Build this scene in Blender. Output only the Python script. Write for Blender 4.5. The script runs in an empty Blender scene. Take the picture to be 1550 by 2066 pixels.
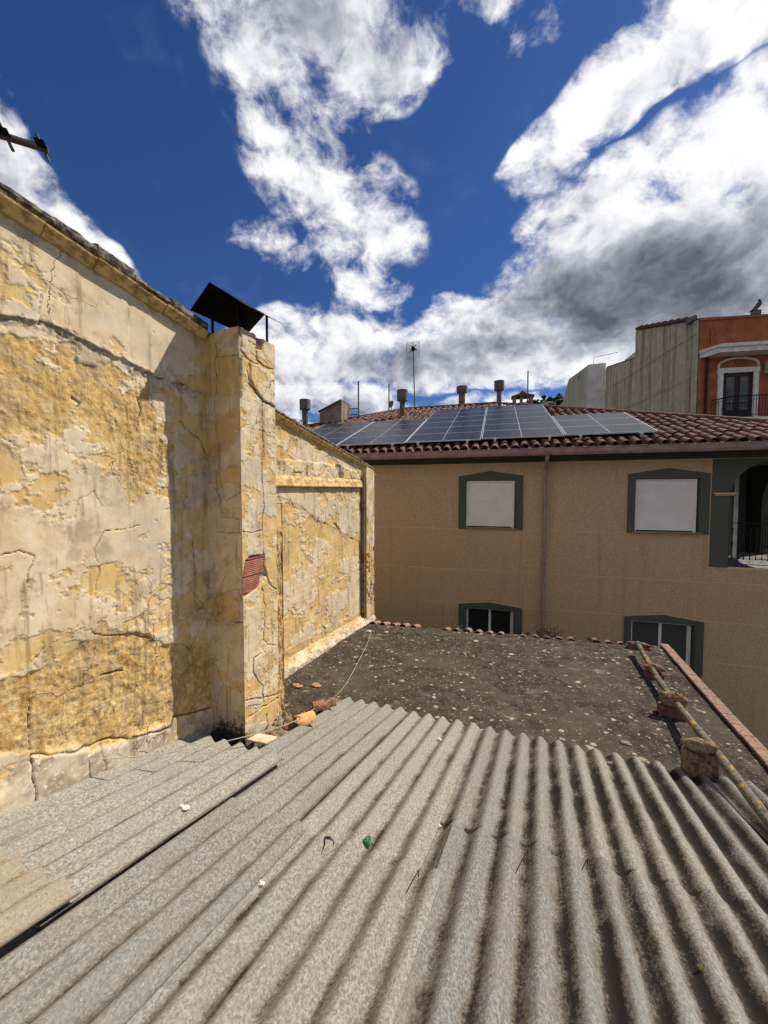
import bpy, math, random
import numpy as np
from mathutils import Vector, Matrix
random.seed(7); rng = np.random.default_rng(7)
SC = bpy.context.scene
COL = SC.collection

# ------------------------------------------------------------------ camera, sky, sun, exposure
FPX = 788.0                       # focal length in pixels of a 1550 px wide picture
PITCH = math.atan(35 / FPX)       # looking slightly down
cam_d = bpy.data.cameras.new('camera'); cam = bpy.data.objects.new('camera', cam_d); COL.objects.link(cam)
cam_d.sensor_fit = 'HORIZONTAL'; cam_d.sensor_width = 36; cam_d.lens = FPX / 1550 * 36
cam_d.clip_start = 0.05; cam_d.clip_end = 5000
cam.rotation_euler = (math.pi / 2 - PITCH, 0, 0); SC.camera = cam

SUN_AZ, SUN_EL = math.radians(66), math.radians(48)      # clockwise from +Y
SUN = Vector((math.sin(SUN_AZ) * math.cos(SUN_EL), math.cos(SUN_AZ) * math.cos(SUN_EL), math.sin(SUN_EL)))
sd = bpy.data.lights.new('sun', 'SUN'); sd.energy = 4.3; sd.angle = math.radians(0.5); sd.color = (1, .95, .86)
so = bpy.data.objects.new('sun', sd); COL.objects.link(so); so.rotation_euler = SUN.to_track_quat('Z', 'Y').to_euler()
so.location = (12, 6, 30)
SC.view_settings.view_transform = 'Standard'; SC.view_settings.look = 'None'
SC.view_settings.exposure = 0.3; SC.view_settings.gamma = 1
SC.view_settings.use_curve_mapping = False
SC.render.engine = 'CYCLES'
SC.cycles.max_bounces = 4; SC.cycles.diffuse_bounces = 3; SC.cycles.caustics_reflective = False; SC.cycles.caustics_refractive = False
SC.cycles.use_adaptive_sampling = True; SC.cycles.adaptive_threshold = .035
SC.cycles.use_denoising = True; SC.cycles.denoising_prefilter = 'NONE'

def S(r, g, b):
    f = lambda v: (v / 255 / 12.92) if v / 255 <= .04045 else ((v / 255 + .055) / 1.055) ** 2.4
    return (f(r), f(g), f(b))

class NT:
    """small node-tree writer"""
    def __init__(s, tree): s.t = tree
    def new(s, typ, **kw):
        n = s.t.nodes.new(typ)
        for k, v in kw.items(): setattr(n, k, v)
        return n
    def put(s, sock, v):
        if v is None: return
        if isinstance(v, bpy.types.NodeSocket): s.t.links.new(v, sock)
        else:
            if sock.type == 'RGBA' and len(v) == 3: v = (*v, 1)
            sock.default_value = v
    def math(s, op, a, b=None, c=None, clamp=False):
        n = s.new('ShaderNodeMath', operation=op, use_clamp=clamp)
        for i, v in enumerate((a, b, c)): s.put(n.inputs[i], v)
        return n.outputs[0]
    def vmath(s, op, a, b=None, scale=None):
        n = s.new('ShaderNodeVectorMath', operation=op); s.put(n.inputs[0], a)
        if b is not None: s.put(n.inputs[1], b)
        if scale is not None: s.put(n.inputs['Scale'], scale)
        return n.outputs['Value'] if op in ('DOT_PRODUCT', 'LENGTH') else n.outputs[0]
    def noise(s, vec, scale, detail=4, rough=.5, dist=0, color=False):
        n = s.new('ShaderNodeTexNoise'); s.put(n.inputs['Vector'], vec)
        s.put(n.inputs['Scale'], scale); s.put(n.inputs['Detail'], detail)
        s.put(n.inputs['Roughness'], rough); s.put(n.inputs['Distortion'], dist)
        return n.outputs['Color' if color else 'Fac']
    def voro(s, vec, scale, feature='F1', out='Distance', rand=1):
        n = s.new('ShaderNodeTexVoronoi', feature=feature); s.put(n.inputs['Vector'], vec)
        s.put(n.inputs['Scale'], scale); s.put(n.inputs['Randomness'], rand)
        return n.outputs[out]
    def ss(s, v, lo, hi, to0=0., to1=1.):
        n = s.new('ShaderNodeMapRange', interpolation_type='SMOOTHSTEP')
        s.put(n.inputs[0], v); s.put(n.inputs[1], lo); s.put(n.inputs[2], hi); s.put(n.inputs[3], to0); s.put(n.inputs[4], to1)
        return n.outputs[0]
    def mix(s, f, a, b, mode='MIX'):
        n = s.new('ShaderNodeMix', data_type='RGBA', blend_type=mode)
        s.put(n.inputs[0], f); s.put(n.inputs[6], a); s.put(n.inputs[7], b)
        return n.outputs[2]
    def attr(s, name): return s.new('ShaderNodeAttribute', attribute_name=name).outputs['Fac']
    def mapping(s, vec, scale=(1, 1, 1), rot=(0, 0, 0), loc=(0, 0, 0)):
        n = s.new('ShaderNodeMapping'); s.put(n.inputs['Vector'], vec); s.put(n.inputs['Scale'], scale); s.put(n.inputs['Rotation'], rot); s.put(n.inputs['Location'], loc)
        return n.outputs[0]

# --- world: Nishita sky with clouds written as a function of direction
def cam_dir(x, y):
    a = (x - 775) / FPX; b = -(y - 1033) / FPX; c, s = math.cos(PITCH), math.sin(PITCH)
    return Vector((a, c + b * s, -s + b * c)).normalized()

SKY_STRENGTH = 0.1
def build_world():
    w = bpy.data.worlds.new('World'); SC.world = w; w.use_nodes = True
    t = w.node_tree; t.nodes.clear(); n = NT(t)
    sky = n.new('ShaderNodeTexSky', sky_type='NISHITA'); sky.sun_disc = False
    sky.sun_elevation = SUN_EL; sky.sun_rotation = SUN_AZ; sky.altitude = 400; sky.air_density = 1.0; sky.dust_density = 0.3; sky.ozone_density = 3.0
    d = n.new('ShaderNodeTexCoord').outputs['Generated']
    sep = n.new('ShaderNodeSeparateXYZ'); n.put(sep.inputs[0], d)
    # cloud-layer coordinates
    cb = n.new('ShaderNodeCombineXYZ'); n.put(cb.inputs[0], sep.outputs[0]); n.put(cb.inputs[1], sep.outputs[1]); n.put(cb.inputs[2], n.math('MULTIPLY', sep.outputs[2], 1.35)); p = cb.outputs[0]
    wv = n.vmath('SCALE', n.vmath('SUBTRACT', n.noise(p, 5.0, 3, .55, color=True), (.5, .5, .5)), scale=.10)
    pw = n.vmath('ADD', p, wv)
    N1 = n.noise(pw, 8.0, 8, .62)
    off = SUN * .035
    N2 = n.noise(n.vmath('ADD', pw, tuple(off)), 8.0, 5, .58)
    N3 = n.noise(p, 2.2, 3, .5); N4 = n.noise(n.vmath('ADD', p, tuple(SUN * .09)), 2.2, 3, .5)
    dw = n.vmath('ADD', d, n.vmath('SCALE', wv, scale=.9))
    dws = n.new('ShaderNodeSeparateXYZ'); n.put(dws.inputs[0], dw); dx, dy, dz = dws.outputs
    def tri(v):
        c_ = n.new('ShaderNodeCombineXYZ')
        for i in range(3): n.put(c_.inputs[i], v)
        return c_.outputs[0]
    MONO = [tri(n.math('MULTIPLY', a_, b_)) for a_, b_ in ((dx, dx), (dy, dy), (dz, dz), (dx, dy), (dx, dz), (dy, dz))]
    def blobs(lst, add=False):
        """soft ellipses fixed in the sky; three at a time, one per vector component"""
        rows = []
        for (x, y, rx, ry, rot, k) in lst:
            c0 = cam_dir(x, y); e1 = cam_dir(x + 5, y) - c0; e2 = cam_dir(x, y + 5) - c0
            l1, l2 = e1.length / 5, e2.length / 5
            e1 = (e1 - c0 * e1.dot(c0)).normalized(); e2 = (e2 - c0 * e2.dot(c0) - e1 * e2.dot(e1)).normalized()
            r = math.radians(rot); a1 = (e1 * math.cos(r) + e2 * math.sin(r)) / (rx * l1); a2 = (-e1 * math.sin(r) + e2 * math.cos(r)) / (ry * l2)
            q = [a1[i] * a1[j] + a2[i] * a2[j] for i, j in ((0, 0), (1, 1), (2, 2))] + [2 * (a1[i] * a1[j] + a2[i] * a2[j]) for i, j in ((0, 1), (0, 2), (1, 2))]
            rows.append([-k * v for v in q] + [k])
        while len(rows) % 3: rows.append([0] * 7)
        tot = None
        for g in range(0, len(rows), 3):
            tr = rows[g:g + 3]; acc = tuple(t_[6] for t_ in tr)
            for c_ in range(6):
                nd = n.new('ShaderNodeVectorMath', operation='MULTIPLY_ADD'); n.put(nd.inputs[0], MONO[c_]); nd.inputs[1].default_value = tuple(t_[c_] for t_ in tr); n.put(nd.inputs[2], acc); acc = nd.outputs[0]
            if add: acc = n.vmath('MAXIMUM', acc, (0, 0, 0))
            tot = acc if tot is None else n.vmath('ADD' if add else 'MAXIMUM', tot, acc)
        sp = n.new('ShaderNodeSeparateXYZ'); n.put(sp.inputs[0], tot)
        op = 'ADD' if add else 'MAXIMUM'
        return n.math('MAXIMUM', n.math(op, n.math(op, sp.outputs[0], sp.outputs[1]), sp.outputs[2]), 0.0)
    CL = [(650, 10, 320, 150, 0, 1.4), (590, 170, 190, 110, 25, .95), (800, 110, 180, 130, -20, 1.05), (560, 260, 130, 110, 40, .72),
          (600, 340, 140, 110, 20, .72), (690, 400, 170, 120, 10, 1.0), (735, 490, 140, 80, 0, .95), (530, 470, 90, 50, 0, .95), (770, 590, 120, 62, 10, 1.15), (600, 520, 60, 34, 0, .72),
          (1240, 190, 300, 105, -46, 1.5), (1120, 300, 130, 75, -25, 1.2), (1500, 20, 260, 110, -30, 1.6), (1400, 60, 200, 90, -35, 1.3),
          (1490, 300, 320, 165, -28, 1.7), (1230, 430, 230, 125, -22, 1.7), (1320, 550, 400, 150, -5, 2.4), (1100, 600, 180, 90, -25, 1.6), (1520, 540, 380, 230, 0, 2.4),
          (740, 700, 260, 88, 0, 1.8), (590, 720, 130, 110, 0, 1.5), (930, 650, 140, 70, -10, 1.5), (980, 720, 400, 80, 0, 2.1), (1250, 700, 400, 110, 0, 2.2), (640, 800, 190, 50, 0, 1.3),
          (1035, 105, 44, 66, 30, .75), (1110, 60, 40, 60, 30, .66), (970, 10, 100, 55, 0, .75),
          (0, 320, 120, 150, 0, 1.15), (90, 430, 150, 70, 38, .95), (200, 500, 100, 40, 38, .62), (960, 830, 420, 34, 0, .9), (1250, 870, 900, 50, 0, 1.2)]
    DK = [(1280, 580, 420, 120, -4, .50), (1430, 560, 380, 180, -10, .34), (1480, 420, 230, 130, -25, .24), (1240, 580, 280, 85, -5, .30), (690, 735, 260, 44, 0, .36), (960, 725, 360, 50, -4, .34), (1210, 670, 360, 70, 0, .24),
          (1000, 775, 300, 34, 0, .25), (630, 60, 300, 160, 0, .46), (1310, 190, 280, 80, -45, .22), (640, 815, 190, 40, 0, .25), (600, 350, 120, 90, 0, .14), (700, 420, 140, 80, 0, .12), (0, 350, 110, 110, 0, .22)]
    # outside the picture the sky goes on with the same kind of broken cloud
    vd = n.vmath('DOT_PRODUCT', d, tuple(cam_dir(775, 700)))
    outm = n.ss(vd, .62, .40)
    cov = n.math('ADD', blobs(CL), n.math('MULTIPLY', outm, n.ss(N3, .40, .64, 0, 1.1)))
    nn = n.math('SUBTRACT', N1, .5)
    f = n.math('ADD', cov, n.math('MULTIPLY', nn, n.ss(cov, .0, .3, .8, 6.0)))
    alpha = n.ss(f, .02, 1.35)
    thick = n.math('ADD', blobs(DK, True), n.math('MULTIPLY', n.math('MULTIPLY', outm, n.ss(N3, .5, .75)), .4))
    rel = n.math('ADD', n.math('SUBTRACT', N1, N2), n.math('MULTIPLY', n.math('SUBTRACT', N3, N4), .8))
    shade = n.math('ADD', n.math('SUBTRACT', n.math('MULTIPLY', thick, n.math('ADD', .85, n.math('MULTIPLY', nn, 1.2))), n.math('MULTIPLY', rel, 1.8)), .11)
    rp = n.new('ShaderNodeValToRGB'); n.put(rp.inputs[0], shade); cr = rp.color_ramp
    cr.elements[0].position = 0.0; cr.elements[0].color = (1, 1, .99, 1); cr.elements[1].position = 1.0; cr.elements[1].color = (.105, .12, .15, 1)
    for pos_, c_ in ((.22, (.80, .81, .85, 1)), (.46, (.46, .48, .54, 1)), (.72, (.23, .25, .295, 1))):
        e = cr.elements.new(pos_); e.color = c_
    ccol = n.mix(1.0, rp.outputs[0], (8.2, 8.2, 8.3), 'MULTIPLY')
    skyc = n.mix(1.0, sky.outputs[0], (.24, .385, .64), 'MULTIPLY')
    col = n.mix(alpha, skyc, ccol)
    bg = n.new('ShaderNodeBackground'); n.put(bg.inputs[0], col); bg.inputs[1].default_value = SKY_STRENGTH
    o = n.new('ShaderNodeOutputWorld'); t.links.new(bg.outputs[0], o.inputs[0])
    w.cycles.sampling_method = 'MANUAL'; w.cycles.sample_map_resolution = 512
build_world()

# ------------------------------------------------------------------ frames of the place
A22 = math.radians(22)
EC = np.array([math.cos(A22), -math.sin(A22), 0]); EW = np.array([math.sin(A22), math.cos(A22), 0]); EZ = np.array([0, 0, 1.])
SL = math.radians(12)
RN = EW * math.sin(SL) + EZ * math.cos(SL); RR = EW * math.cos(SL) - EZ * math.sin(SL)   # corrugated roof: normal, down-slope
ROOF_H = 1.70
WL = 0.177
AF = math.radians(16.1)
EF = np.array([math.cos(AF), -math.sin(AF), 0]); NF = np.array([math.sin(AF), math.cos(AF), 0])   # opposite house: along facade, into house
FD = 10.26
HK = 1.12                          # scales the opposite house up about the camera, so it stands farther away
EFh, NFh, EZh = EF * HK, NF * HK, np.array([0, 0, HK])
def P(c, w, z): return EC * c + EW * w + EZ * z
def R(k, s, h=0.0): return EC * (k * WL) + RR * s + RN * (h - ROOF_H)
def F(u, n, z): return EFh * u + NFh * (FD + n) + EZh * z
_c, _s = math.cos(PITCH), math.sin(PITCH)
def proj(X):
    X = np.asarray(X); fw = X[..., 1] * _c - X[..., 2] * _s; up = X[..., 1] * _s + X[..., 2] * _c
    return 775 + FPX * X[..., 0] / fw, 1033 - FPX * up / fw
def ray(x, y):
    a = (x - 775) / FPX; b = -(y - 1033) / FPX
    return np.array([a, _c + b * _s, -_s + b * _c])
def hit(x, y, nn, d): q = ray(x, y); return q * (d / (nn @ q))

# ------------------------------------------------------------------ numpy noise
def _hash(ix, iy, seed):
    h = (ix.astype(np.int64) * 374761393 + iy.astype(np.int64) * 668265263 + seed * 2147483647) & 0xffffffff
    h = ((h ^ (h >> 13)) * 1274126177) & 0xffffffff
    return ((h ^ (h >> 16)) & 0xffff) / 65535.0
def vnoise(x, y, seed=0):
    x = np.asarray(x, float); y = np.asarray(y, float)
    ix = np.floor(x); iy = np.floor(y); fx = x - ix; fy = y - iy
    fx = fx * fx * fx * (fx * (fx * 6 - 15) + 10); fy = fy * fy * fy * (fy * (fy * 6 - 15) + 10)
    a = _hash(ix, iy, seed); b = _hash(ix + 1, iy, seed); c = _hash(ix, iy + 1, seed); d = _hash(ix + 1, iy + 1, seed)
    return (a * (1 - fx) + b * fx) * (1 - fy) + (c * (1 - fx) + d * fx) * fy
def fbm(x, y, seed=0, o=5, g=.5):
    t = 0; a = 1; s = 0
    for i in range(o):
        t = t + a * vnoise(x * 2 ** i + 17.3 * i, y * 2 ** i - 9.1 * i, seed + i); s += a; a *= g
    return t / s
def sst(v, lo, hi): t = np.clip((v - lo) / (hi - lo), 0, 1); return t * t * (3 - 2 * t)
def seg_dist(px, py, pts):
    d = np.full(px.shape, 1e9)
    for (x0, y0), (x1, y1) in zip(pts[:-1], pts[1:]):
        dx, dy = x1 - x0, y1 - y0; t = np.clip(((px - x0) * dx + (py - y0) * dy) / (dx * dx + dy * dy + 1e-9), 0, 1)
        d = np.minimum(d, np.hypot(px - x0 - t * dx, py - y0 - t * dy))
    return d
def in_poly(px, py, pts, soft=8):
    ins = np.zeros(px.shape, bool); n = len(pts)
    for i in range(n):
        (x0, y0), (x1, y1) = pts[i], pts[(i + 1) % n]
        if y0 == y1: continue
        c = ((y0 > py) != (y1 > py)) & (px < (x1 - x0) * (py - y0) / (y1 - y0) + x0); ins ^= c
    d = seg_dist(px, py, pts + [pts[0]])
    return sst(np.where(ins, d, -d), -soft, soft)

# ------------------------------------------------------------------ object helpers
WO = {}
def tag(o, label=None, cat=None, group=None, kind=None):
    if label: o['label'] = label
    if cat: o['category'] = cat
    if group: o['group'] = group
    if kind: o['kind'] = kind
    return o
def thing(name, loc, label, cat, group=None):
    o = bpy.data.objects.new(name, None); COL.objects.link(o); o.location = Vector(loc); o.empty_display_size = .1
    WO[o.name] = Vector(loc); return tag(o, label, cat, group)
def link(o, parent, origin):
    COL.objects.link(o); origin = Vector(origin); WO[o.name] = origin
    if parent is not None:
        o.parent = parent; o.location = origin - WO[parent.name]
    else: o.location = origin
    return o
def inst(mesh, name, parent, mat4):
    o = bpy.data.objects.new(name, mesh); COL.objects.link(o); mat4 = Matrix(mat4); WO[o.name] = mat4.to_translation()
    if parent is not None: o.parent = parent; o.matrix_basis = Matrix.Translation(-WO[parent.name]) @ mat4
    else: o.matrix_basis = mat4
    return o
def frame(o, x, y, z):
    m = Matrix.Identity(4)
    for i, a in enumerate((x, y, z)):
        for j in range(3): m[j][i] = a[j]
    for j in range(3): m[j][3] = o[j]
    return m
ID3 = (np.array([1., 0, 0]), np.array([0, 1., 0]), np.array([0, 0, 1.]))
class MB:
    def __init__(s): s.v = []; s.f = []
    def add(s, vs, fs):
        b = len(s.v); s.v += [tuple(map(float, x)) for x in vs]; s.f += [tuple(i + b for i in f) for f in fs]; return s
    def box(s, o, x, y, z):
        """corner o and three edge vectors"""
        o, x, y, z = map(np.asarray, (o, x, y, z)); o = o.astype(float)
        v = [o, o + x, o + x + y, o + y, o + z, o + x + z, o + x + y + z, o + y + z]
        fl = [(0, 3, 2, 1), (4, 5, 6, 7), (0, 1, 5, 4), (1, 2, 6, 5), (2, 3, 7, 6), (3, 0, 4, 7)]
        if np.dot(np.cross(x, y), z) < 0: fl = [f[::-1] for f in fl]
        return s.add(v, fl)
    def bbox(s, o, x, y, z, b=.004):
        """box with chamfered edges"""
        o, x, y, z = [np.asarray(a, float) for a in (o, x, y, z)]
        L = [np.linalg.norm(a) for a in (x, y, z)]; U = [a / l for a, l in zip((x, y, z), L)]; b = min(b, min(L) * .3)
        vs = []; idx = {}
        for sx in (0, 1):
            for sy in (0, 1):
                for sz in (0, 1):
                    cnr = o + U[0] * L[0] * sx + U[1] * L[1] * sy + U[2] * L[2] * sz
                    dirs = [U[0] * (1 - 2 * sx), U[1] * (1 - 2 * sy), U[2] * (1 - 2 * sz)]
                    for a in range(3):
                        q = cnr.copy()
                        for k in range(3):
                            if k != a: q = q + dirs[k] * b
                        idx[(sx, sy, sz, a)] = len(vs); vs.append(q)
        fs = []
        def K(b3, a): return idx[(*b3, a)]
        for a in range(3):
            o1, o2 = (a + 1) % 3, (a + 2) % 3
            for sd_ in (0, 1):
                q = []
                for (p1, p2) in ((0, 0), (1, 0), (1, 1), (0, 1)):
                    k = [0, 0, 0]; k[a] = sd_; k[o1] = p1; k[o2] = p2; q.append(K(k, a))
                fs.append(tuple(q) if sd_ else tuple(q[::-1]))
        for a in range(3):
            o1, o2 = (a + 1) % 3, (a + 2) % 3
            for p1 in (0, 1):
                for p2 in (0, 1):
                    k0 = [0, 0, 0]; k0[o1] = p1; k0[o2] = p2; k1 = list(k0); k1[a] = 1
                    q = (K(k0, o1), K(k1, o1), K(k1, o2), K(k0, o2)); fs.append(q if p1 == p2 else q[::-1])
        for sx in (0, 1):
            for sy in (0, 1):
                for sz in (0, 1):
                    q = (K((sx, sy, sz), 0), K((sx, sy, sz), 1), K((sx, sy, sz), 2)); fs.append(q if (sx + sy + sz) % 2 == 1 else q[::-1])
        if np.dot(np.cross(x, y), z) < 0: fs = [f[::-1] for f in fs]
        return s.add(vs, fs)
    def tube(s, pts, r, n=8, cap=True):
        pts = [np.asarray(p, float) for p in pts]; rs = r if hasattr(r, '__len__') else [r] * len(pts); rings = []
        up = None
        for i, p in enumerate(pts):
            t = pts[min(i + 1, len(pts) - 1)] - pts[max(i - 1, 0)]; t = t / (np.linalg.norm(t) + 1e-12)
            if up is None: up = np.array([0, 0, 1.]) if abs(t[2]) < .9 else np.array([1., 0, 0])
            a = np.cross(t, up); a /= np.linalg.norm(a) + 1e-12; b = np.cross(a, t); up = b
            rings.append([p + (a * math.cos(2 * math.pi * k / n) + b * math.sin(2 * math.pi * k / n)) * rs[i] for k in range(n)])
        fs = []
        for i in range(len(pts) - 1):
            for k in range(n): fs.append((i * n + k, i * n + (k + 1) % n, (i + 1) * n + (k + 1) % n, (i + 1) * n + k))
        if cap: fs.append(tuple(range(n))[::-1]); fs.append(tuple((len(pts) - 1) * n + k for k in range(n)))
        return s.add([v for rg in rings for v in rg], [f[::-1] for f in fs])
    def prism(s, poly, ext):
        """polygon of 3d points extruded by vector"""
        n = len(poly); a = [np.asarray(p, float) for p in poly]; ext = np.asarray(ext, float); b = [p + ext for p in a]
        nrm = sum(np.cross(a[i] - a[0], a[(i + 1) % n] - a[0]) for i in range(n))
        fs = [tuple(range(n)), tuple(range(n, 2 * n))[::-1]] + [(i, i + n, (i + 1) % n + n, (i + 1) % n) for i in range(n)]
        if np.dot(nrm, ext) > 0: fs = [f[::-1] for f in fs]
        return s.add(a + b, fs)
    def sweep(s, prof, path, closed=True):
        """profile: list of (a,b) ; path: list of (origin, A, B) frames"""
        n = len(prof); vs = []
        for (o, A, B) in path: vs += [np.asarray(o) + np.asarray(A) * a + np.asarray(B) * b for a, b in prof]
        fs = []
        m = n if closed else n - 1
        for i in range(len(path) - 1):
            for k in range(m): fs.append((i * n + k, i * n + (k + 1) % n, (i + 1) * n + (k + 1) % n, (i + 1) * n + k))
        if closed: fs.append(tuple(range(n))[::-1]); fs.append(tuple((len(path) - 1) * n + k for k in range(n)))
        return s.add(vs, fs)
    def blob(s, o, rx, ry, rz, seed=0, nu=10, nv=7, amp=.25, axes=ID3):
        r = random.Random(seed); vs = []; fs = []
        ph = [r.uniform(0, 6.28) for _ in range(6)]
        def rad(a, b): return 1 + amp * (.5 * math.sin(2 * a + ph[0] + 3 * b) + .4 * math.sin(3 * a + ph[1] - 2 * b) + .4 * math.sin(5 * b + ph[2] + a)) + r.uniform(-amp, amp) * .5
        for j in range(nv + 1):
            b = math.pi * j / nv - math.pi / 2
            for i in range(nu):
                a = 2 * math.pi * i / nu; q = rad(a, b) if 0 < j < nv else 1.0
                vs.append(np.asarray(o) + axes[0] * (rx * q * math.cos(b) * math.cos(a)) + axes[1] * (ry * q * math.cos(b) * math.sin(a)) + axes[2] * (rz * q * math.sin(b)))
        for j in range(nv):
            for i in range(nu): fs.append((j * nu + i, j * nu + (i + 1) % nu, (j + 1) * nu + (i + 1) % nu, (j + 1) * nu + i))
        return s.add(vs, fs)
    def mesh(s, name, mat, origin=(0, 0, 0), smooth=False):
        me = bpy.data.meshes.new(name); o = np.asarray(origin, float)
        me.from_pydata([tuple(np.asarray(v) - o) for v in s.v], [], s.f)
        if mat: me.materials.append(mat)
        if smooth:
            me.polygons.foreach_set('use_smooth', [True] * len(me.polygons))
            if smooth != 'all': 
                try: me.set_sharp_from_angle(angle=math.radians(40))
                except Exception: pass
        me.update(); return me
    def build(s, name, mat, parent=None, origin=None, smooth=False):
        a = np.array(s.v)
        if origin is None: origin = ((a[:, 0].min() + a[:, 0].max()) / 2, (a[:, 1].min() + a[:, 1].max()) / 2, a[:, 2].min())
        o = bpy.data.objects.new(name, s.mesh(name, mat, origin, smooth)); return link(o, parent, origin)
def grid_mesh(name, X, quads, attrs, mat, parent, smooth=True, origin=None):
    """X (n,3) verts, quads (m,4) ints"""
    if origin is None: origin = np.array([X[:, 0].mean(), X[:, 1].mean(), X[:, 2].min()])
    me = bpy.data.meshes.new(name); V = (X - origin).astype(np.float32)
    me.vertices.add(len(V)); me.vertices.foreach_set('co', V.ravel())
    m = len(quads); me.loops.add(m * 4); me.loops.foreach_set('vertex_index', quads.ravel().astype(np.int32))
    me.polygons.add(m); me.polygons.foreach_set('loop_start', np.arange(0, m * 4, 4, dtype=np.int32)); me.polygons.foreach_set('loop_total', np.full(m, 4, np.int32))
    me.polygons.foreach_set('use_smooth', np.full(m, bool(smooth)))
    for k, a in attrs.items():
        at = me.attributes.new(k, 'FLOAT', 'POINT'); at.data.foreach_set('value', np.asarray(a, np.float32).ravel())
    me.update(calc_edges=True); me.validate()
    if mat: me.materials.append(mat)
    o = bpy.data.objects.new(name, me); return link(o, parent, origin)
def quads_of(nu, nv, base=0, flip=False):
    i, j = np.meshgrid(np.arange(nu - 1), np.arange(nv - 1), indexing='ij'); a = (i * nv + j).ravel() + base
    q = np.stack([a, a + nv, a + nv + 1, a + 1], 1)
    return q[:, ::-1] if flip else q

# ------------------------------------------------------------------ materials
def new_mat(name):
    m = bpy.data.materials.new(name); m.use_nodes = True; t = m.node_tree; b = t.nodes['Principled BSDF']; n = NT(t)
    n.pos = n.new('ShaderNodeNewGeometry').outputs['Position']; n.b = b; return m, n
def setp(n, **kw):
    for k, v in kw.items(): n.put(n.b.inputs[k], v)
def bump(n, h, strength=.5, dist=.01, normal=None):
    b = n.new('ShaderNodeBump'); b.inputs['Strength'].default_value = strength; b.inputs['Distance'].default_value = dist; n.put(b.inputs['Height'], h)
    if normal is not None: n.put(b.inputs['Normal'], normal)
    n.put(n.b.inputs['Normal'], b.outputs[0]); return b.outputs[0]
def simple(name, col, rough=.7, col2=None, sc=3., var=.0, bmp=0, bsc=60, bdist=.003, metallic=0, detail=5, rnd=0, lo=.35, hi=.65, spec=.3):
    m, n = new_mat(name); c = col
    if col2 is not None: c = n.mix(n.ss(n.noise(n.pos, sc, detail, .6), lo, hi), col, col2)
    if rnd:
        r = n.new('ShaderNodeObjectInfo').outputs['Random']
        c = n.mix(1.0, c, n.mix(r, (1 - rnd,) * 3, (1 + rnd,) * 3), 'MULTIPLY')
    setp(n, **{'Base Color': c, 'Roughness': rough, 'Metallic': metallic, 'Specular IOR Level': spec})
    if bmp: bump(n, n.noise(n.pos, bsc, 4, .6), bmp, bdist)
    return m

def mat_plaster():
    m, n = new_mat('flaking_plaster')
    paint = n.attr('paint'); rough = n.attr('rough'); grey = n.attr('grey'); crack = n.attr('crack')
    n1 = n.noise(n.pos, 26, 7, .68); n2 = n.noise(n.pos, 5, 6, .6); n3 = n.noise(n.pos, 1.7, 5, .6); n4 = n.noise(n.pos, 90, 4, .7)
    pf = n.math('ADD', paint, n.math('MULTIPLY', n.math('SUBTRACT', n1, .5), 1.5))
    white = n.mix(n.ss(n2, .35, .68), S(226, 207, 174), S(212, 188, 150))
    white = n.mix(n.ss(n3, .46, .62), white, S(200, 184, 158))
    yell = n.mix(n.ss(n2, .3, .7), S(220, 187, 124), S(203, 166, 102))
    yell = n.mix(n.ss(n3, .5, .68), yell, S(228, 200, 142))
    yell = n.mix(n.math('MULTIPLY', rough, n.ss(n1, .35, .62)), yell, S(180, 138, 80))
    c = n.mix(n.ss(pf, .38, .60), yell, white)
    c = n.mix(n.math('MULTIPLY', n.ss(n.noise(n.pos, 9, 7, .74), .47, .60), .6), c, n.mix(n.ss(n2, .4, .6), S(220, 194, 146), S(200, 174, 134)))
    c = n.mix(n.math('MULTIPLY', n.ss(n.noise(n.pos, 3.1, 7, .72), .53, .62), .5), c, S(160, 138, 110))
    gcol = n.mix(n.ss(n2, .4, .6), S(206, 188, 162), S(164, 146, 122))
    gcol = n.mix(n.ss(n1, .52, .64), gcol, S(220, 208, 188))
    gf = n.math('ADD', grey, n.math('MULTIPLY', n.math('SUBTRACT', n1, .5), .5))
    c = n.mix(n.ss(gf, .42, .6), c, gcol)
    # hairline cracks, only here and there
    wv = n.vmath('ADD', n.pos, n.vmath('SCALE', n.vmath('SUBTRACT', n.noise(n.pos, 6, 4, .6, color=True), (.5, .5, .5)), scale=.16))
    ed = n.voro(wv, 3.1, 'DISTANCE_TO_EDGE'); hair = n.math('MULTIPLY', n.ss(ed, .010, .003), n.ss(n.noise(n.pos, 1.3, 2, .5), .52, .60))
    c = n.mix(n.math('MULTIPLY', hair, .8), c, S(96, 74, 52))
    # grime runs and specks
    run = n.noise(n.mapping(n.pos, (7, 7, .7)), 2.2, 5, .65)
    c = n.mix(n.math('MULTIPLY', n.ss(run, .53, .68), .5), c, S(120, 96, 66))
    c = n.mix(n.math('MULTIPLY', n.ss(n4, .66, .74), .55), c, S(112, 88, 62))
    c = n.mix(n.math('MULTIPLY', n.ss(crack, .45, .95), .75), c, S(78, 60, 44))
    moss = n.math('ADD', n.attr('moss'), n.math('MULTIPLY', n.math('SUBTRACT', n1, .5), 1.3))
    c = n.mix(n.math('MULTIPLY', n.ss(moss, .45, .75), .9), c, S(58, 52, 44))
    setp(n, **{'Base Color': c, 'Roughness': .93, 'Specular IOR Level': .12})
    edge = n.ss(pf, .44, .56)
    h = n.math('ADD', n.math('MULTIPLY', edge, .5), n.math('ADD', n.math('MULTIPLY', n1, n.math('ADD', .35, n.math('MULTIPLY', rough, 1.6))), n.math('MULTIPLY', n4, n.math('ADD', .18, n.math('MULTIPLY', rough, .4)))))
    h = n.math('SUBTRACT', h, n.math('MULTIPLY', hair, .8))
    bump(n, h, .75, .007)
    return m

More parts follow.
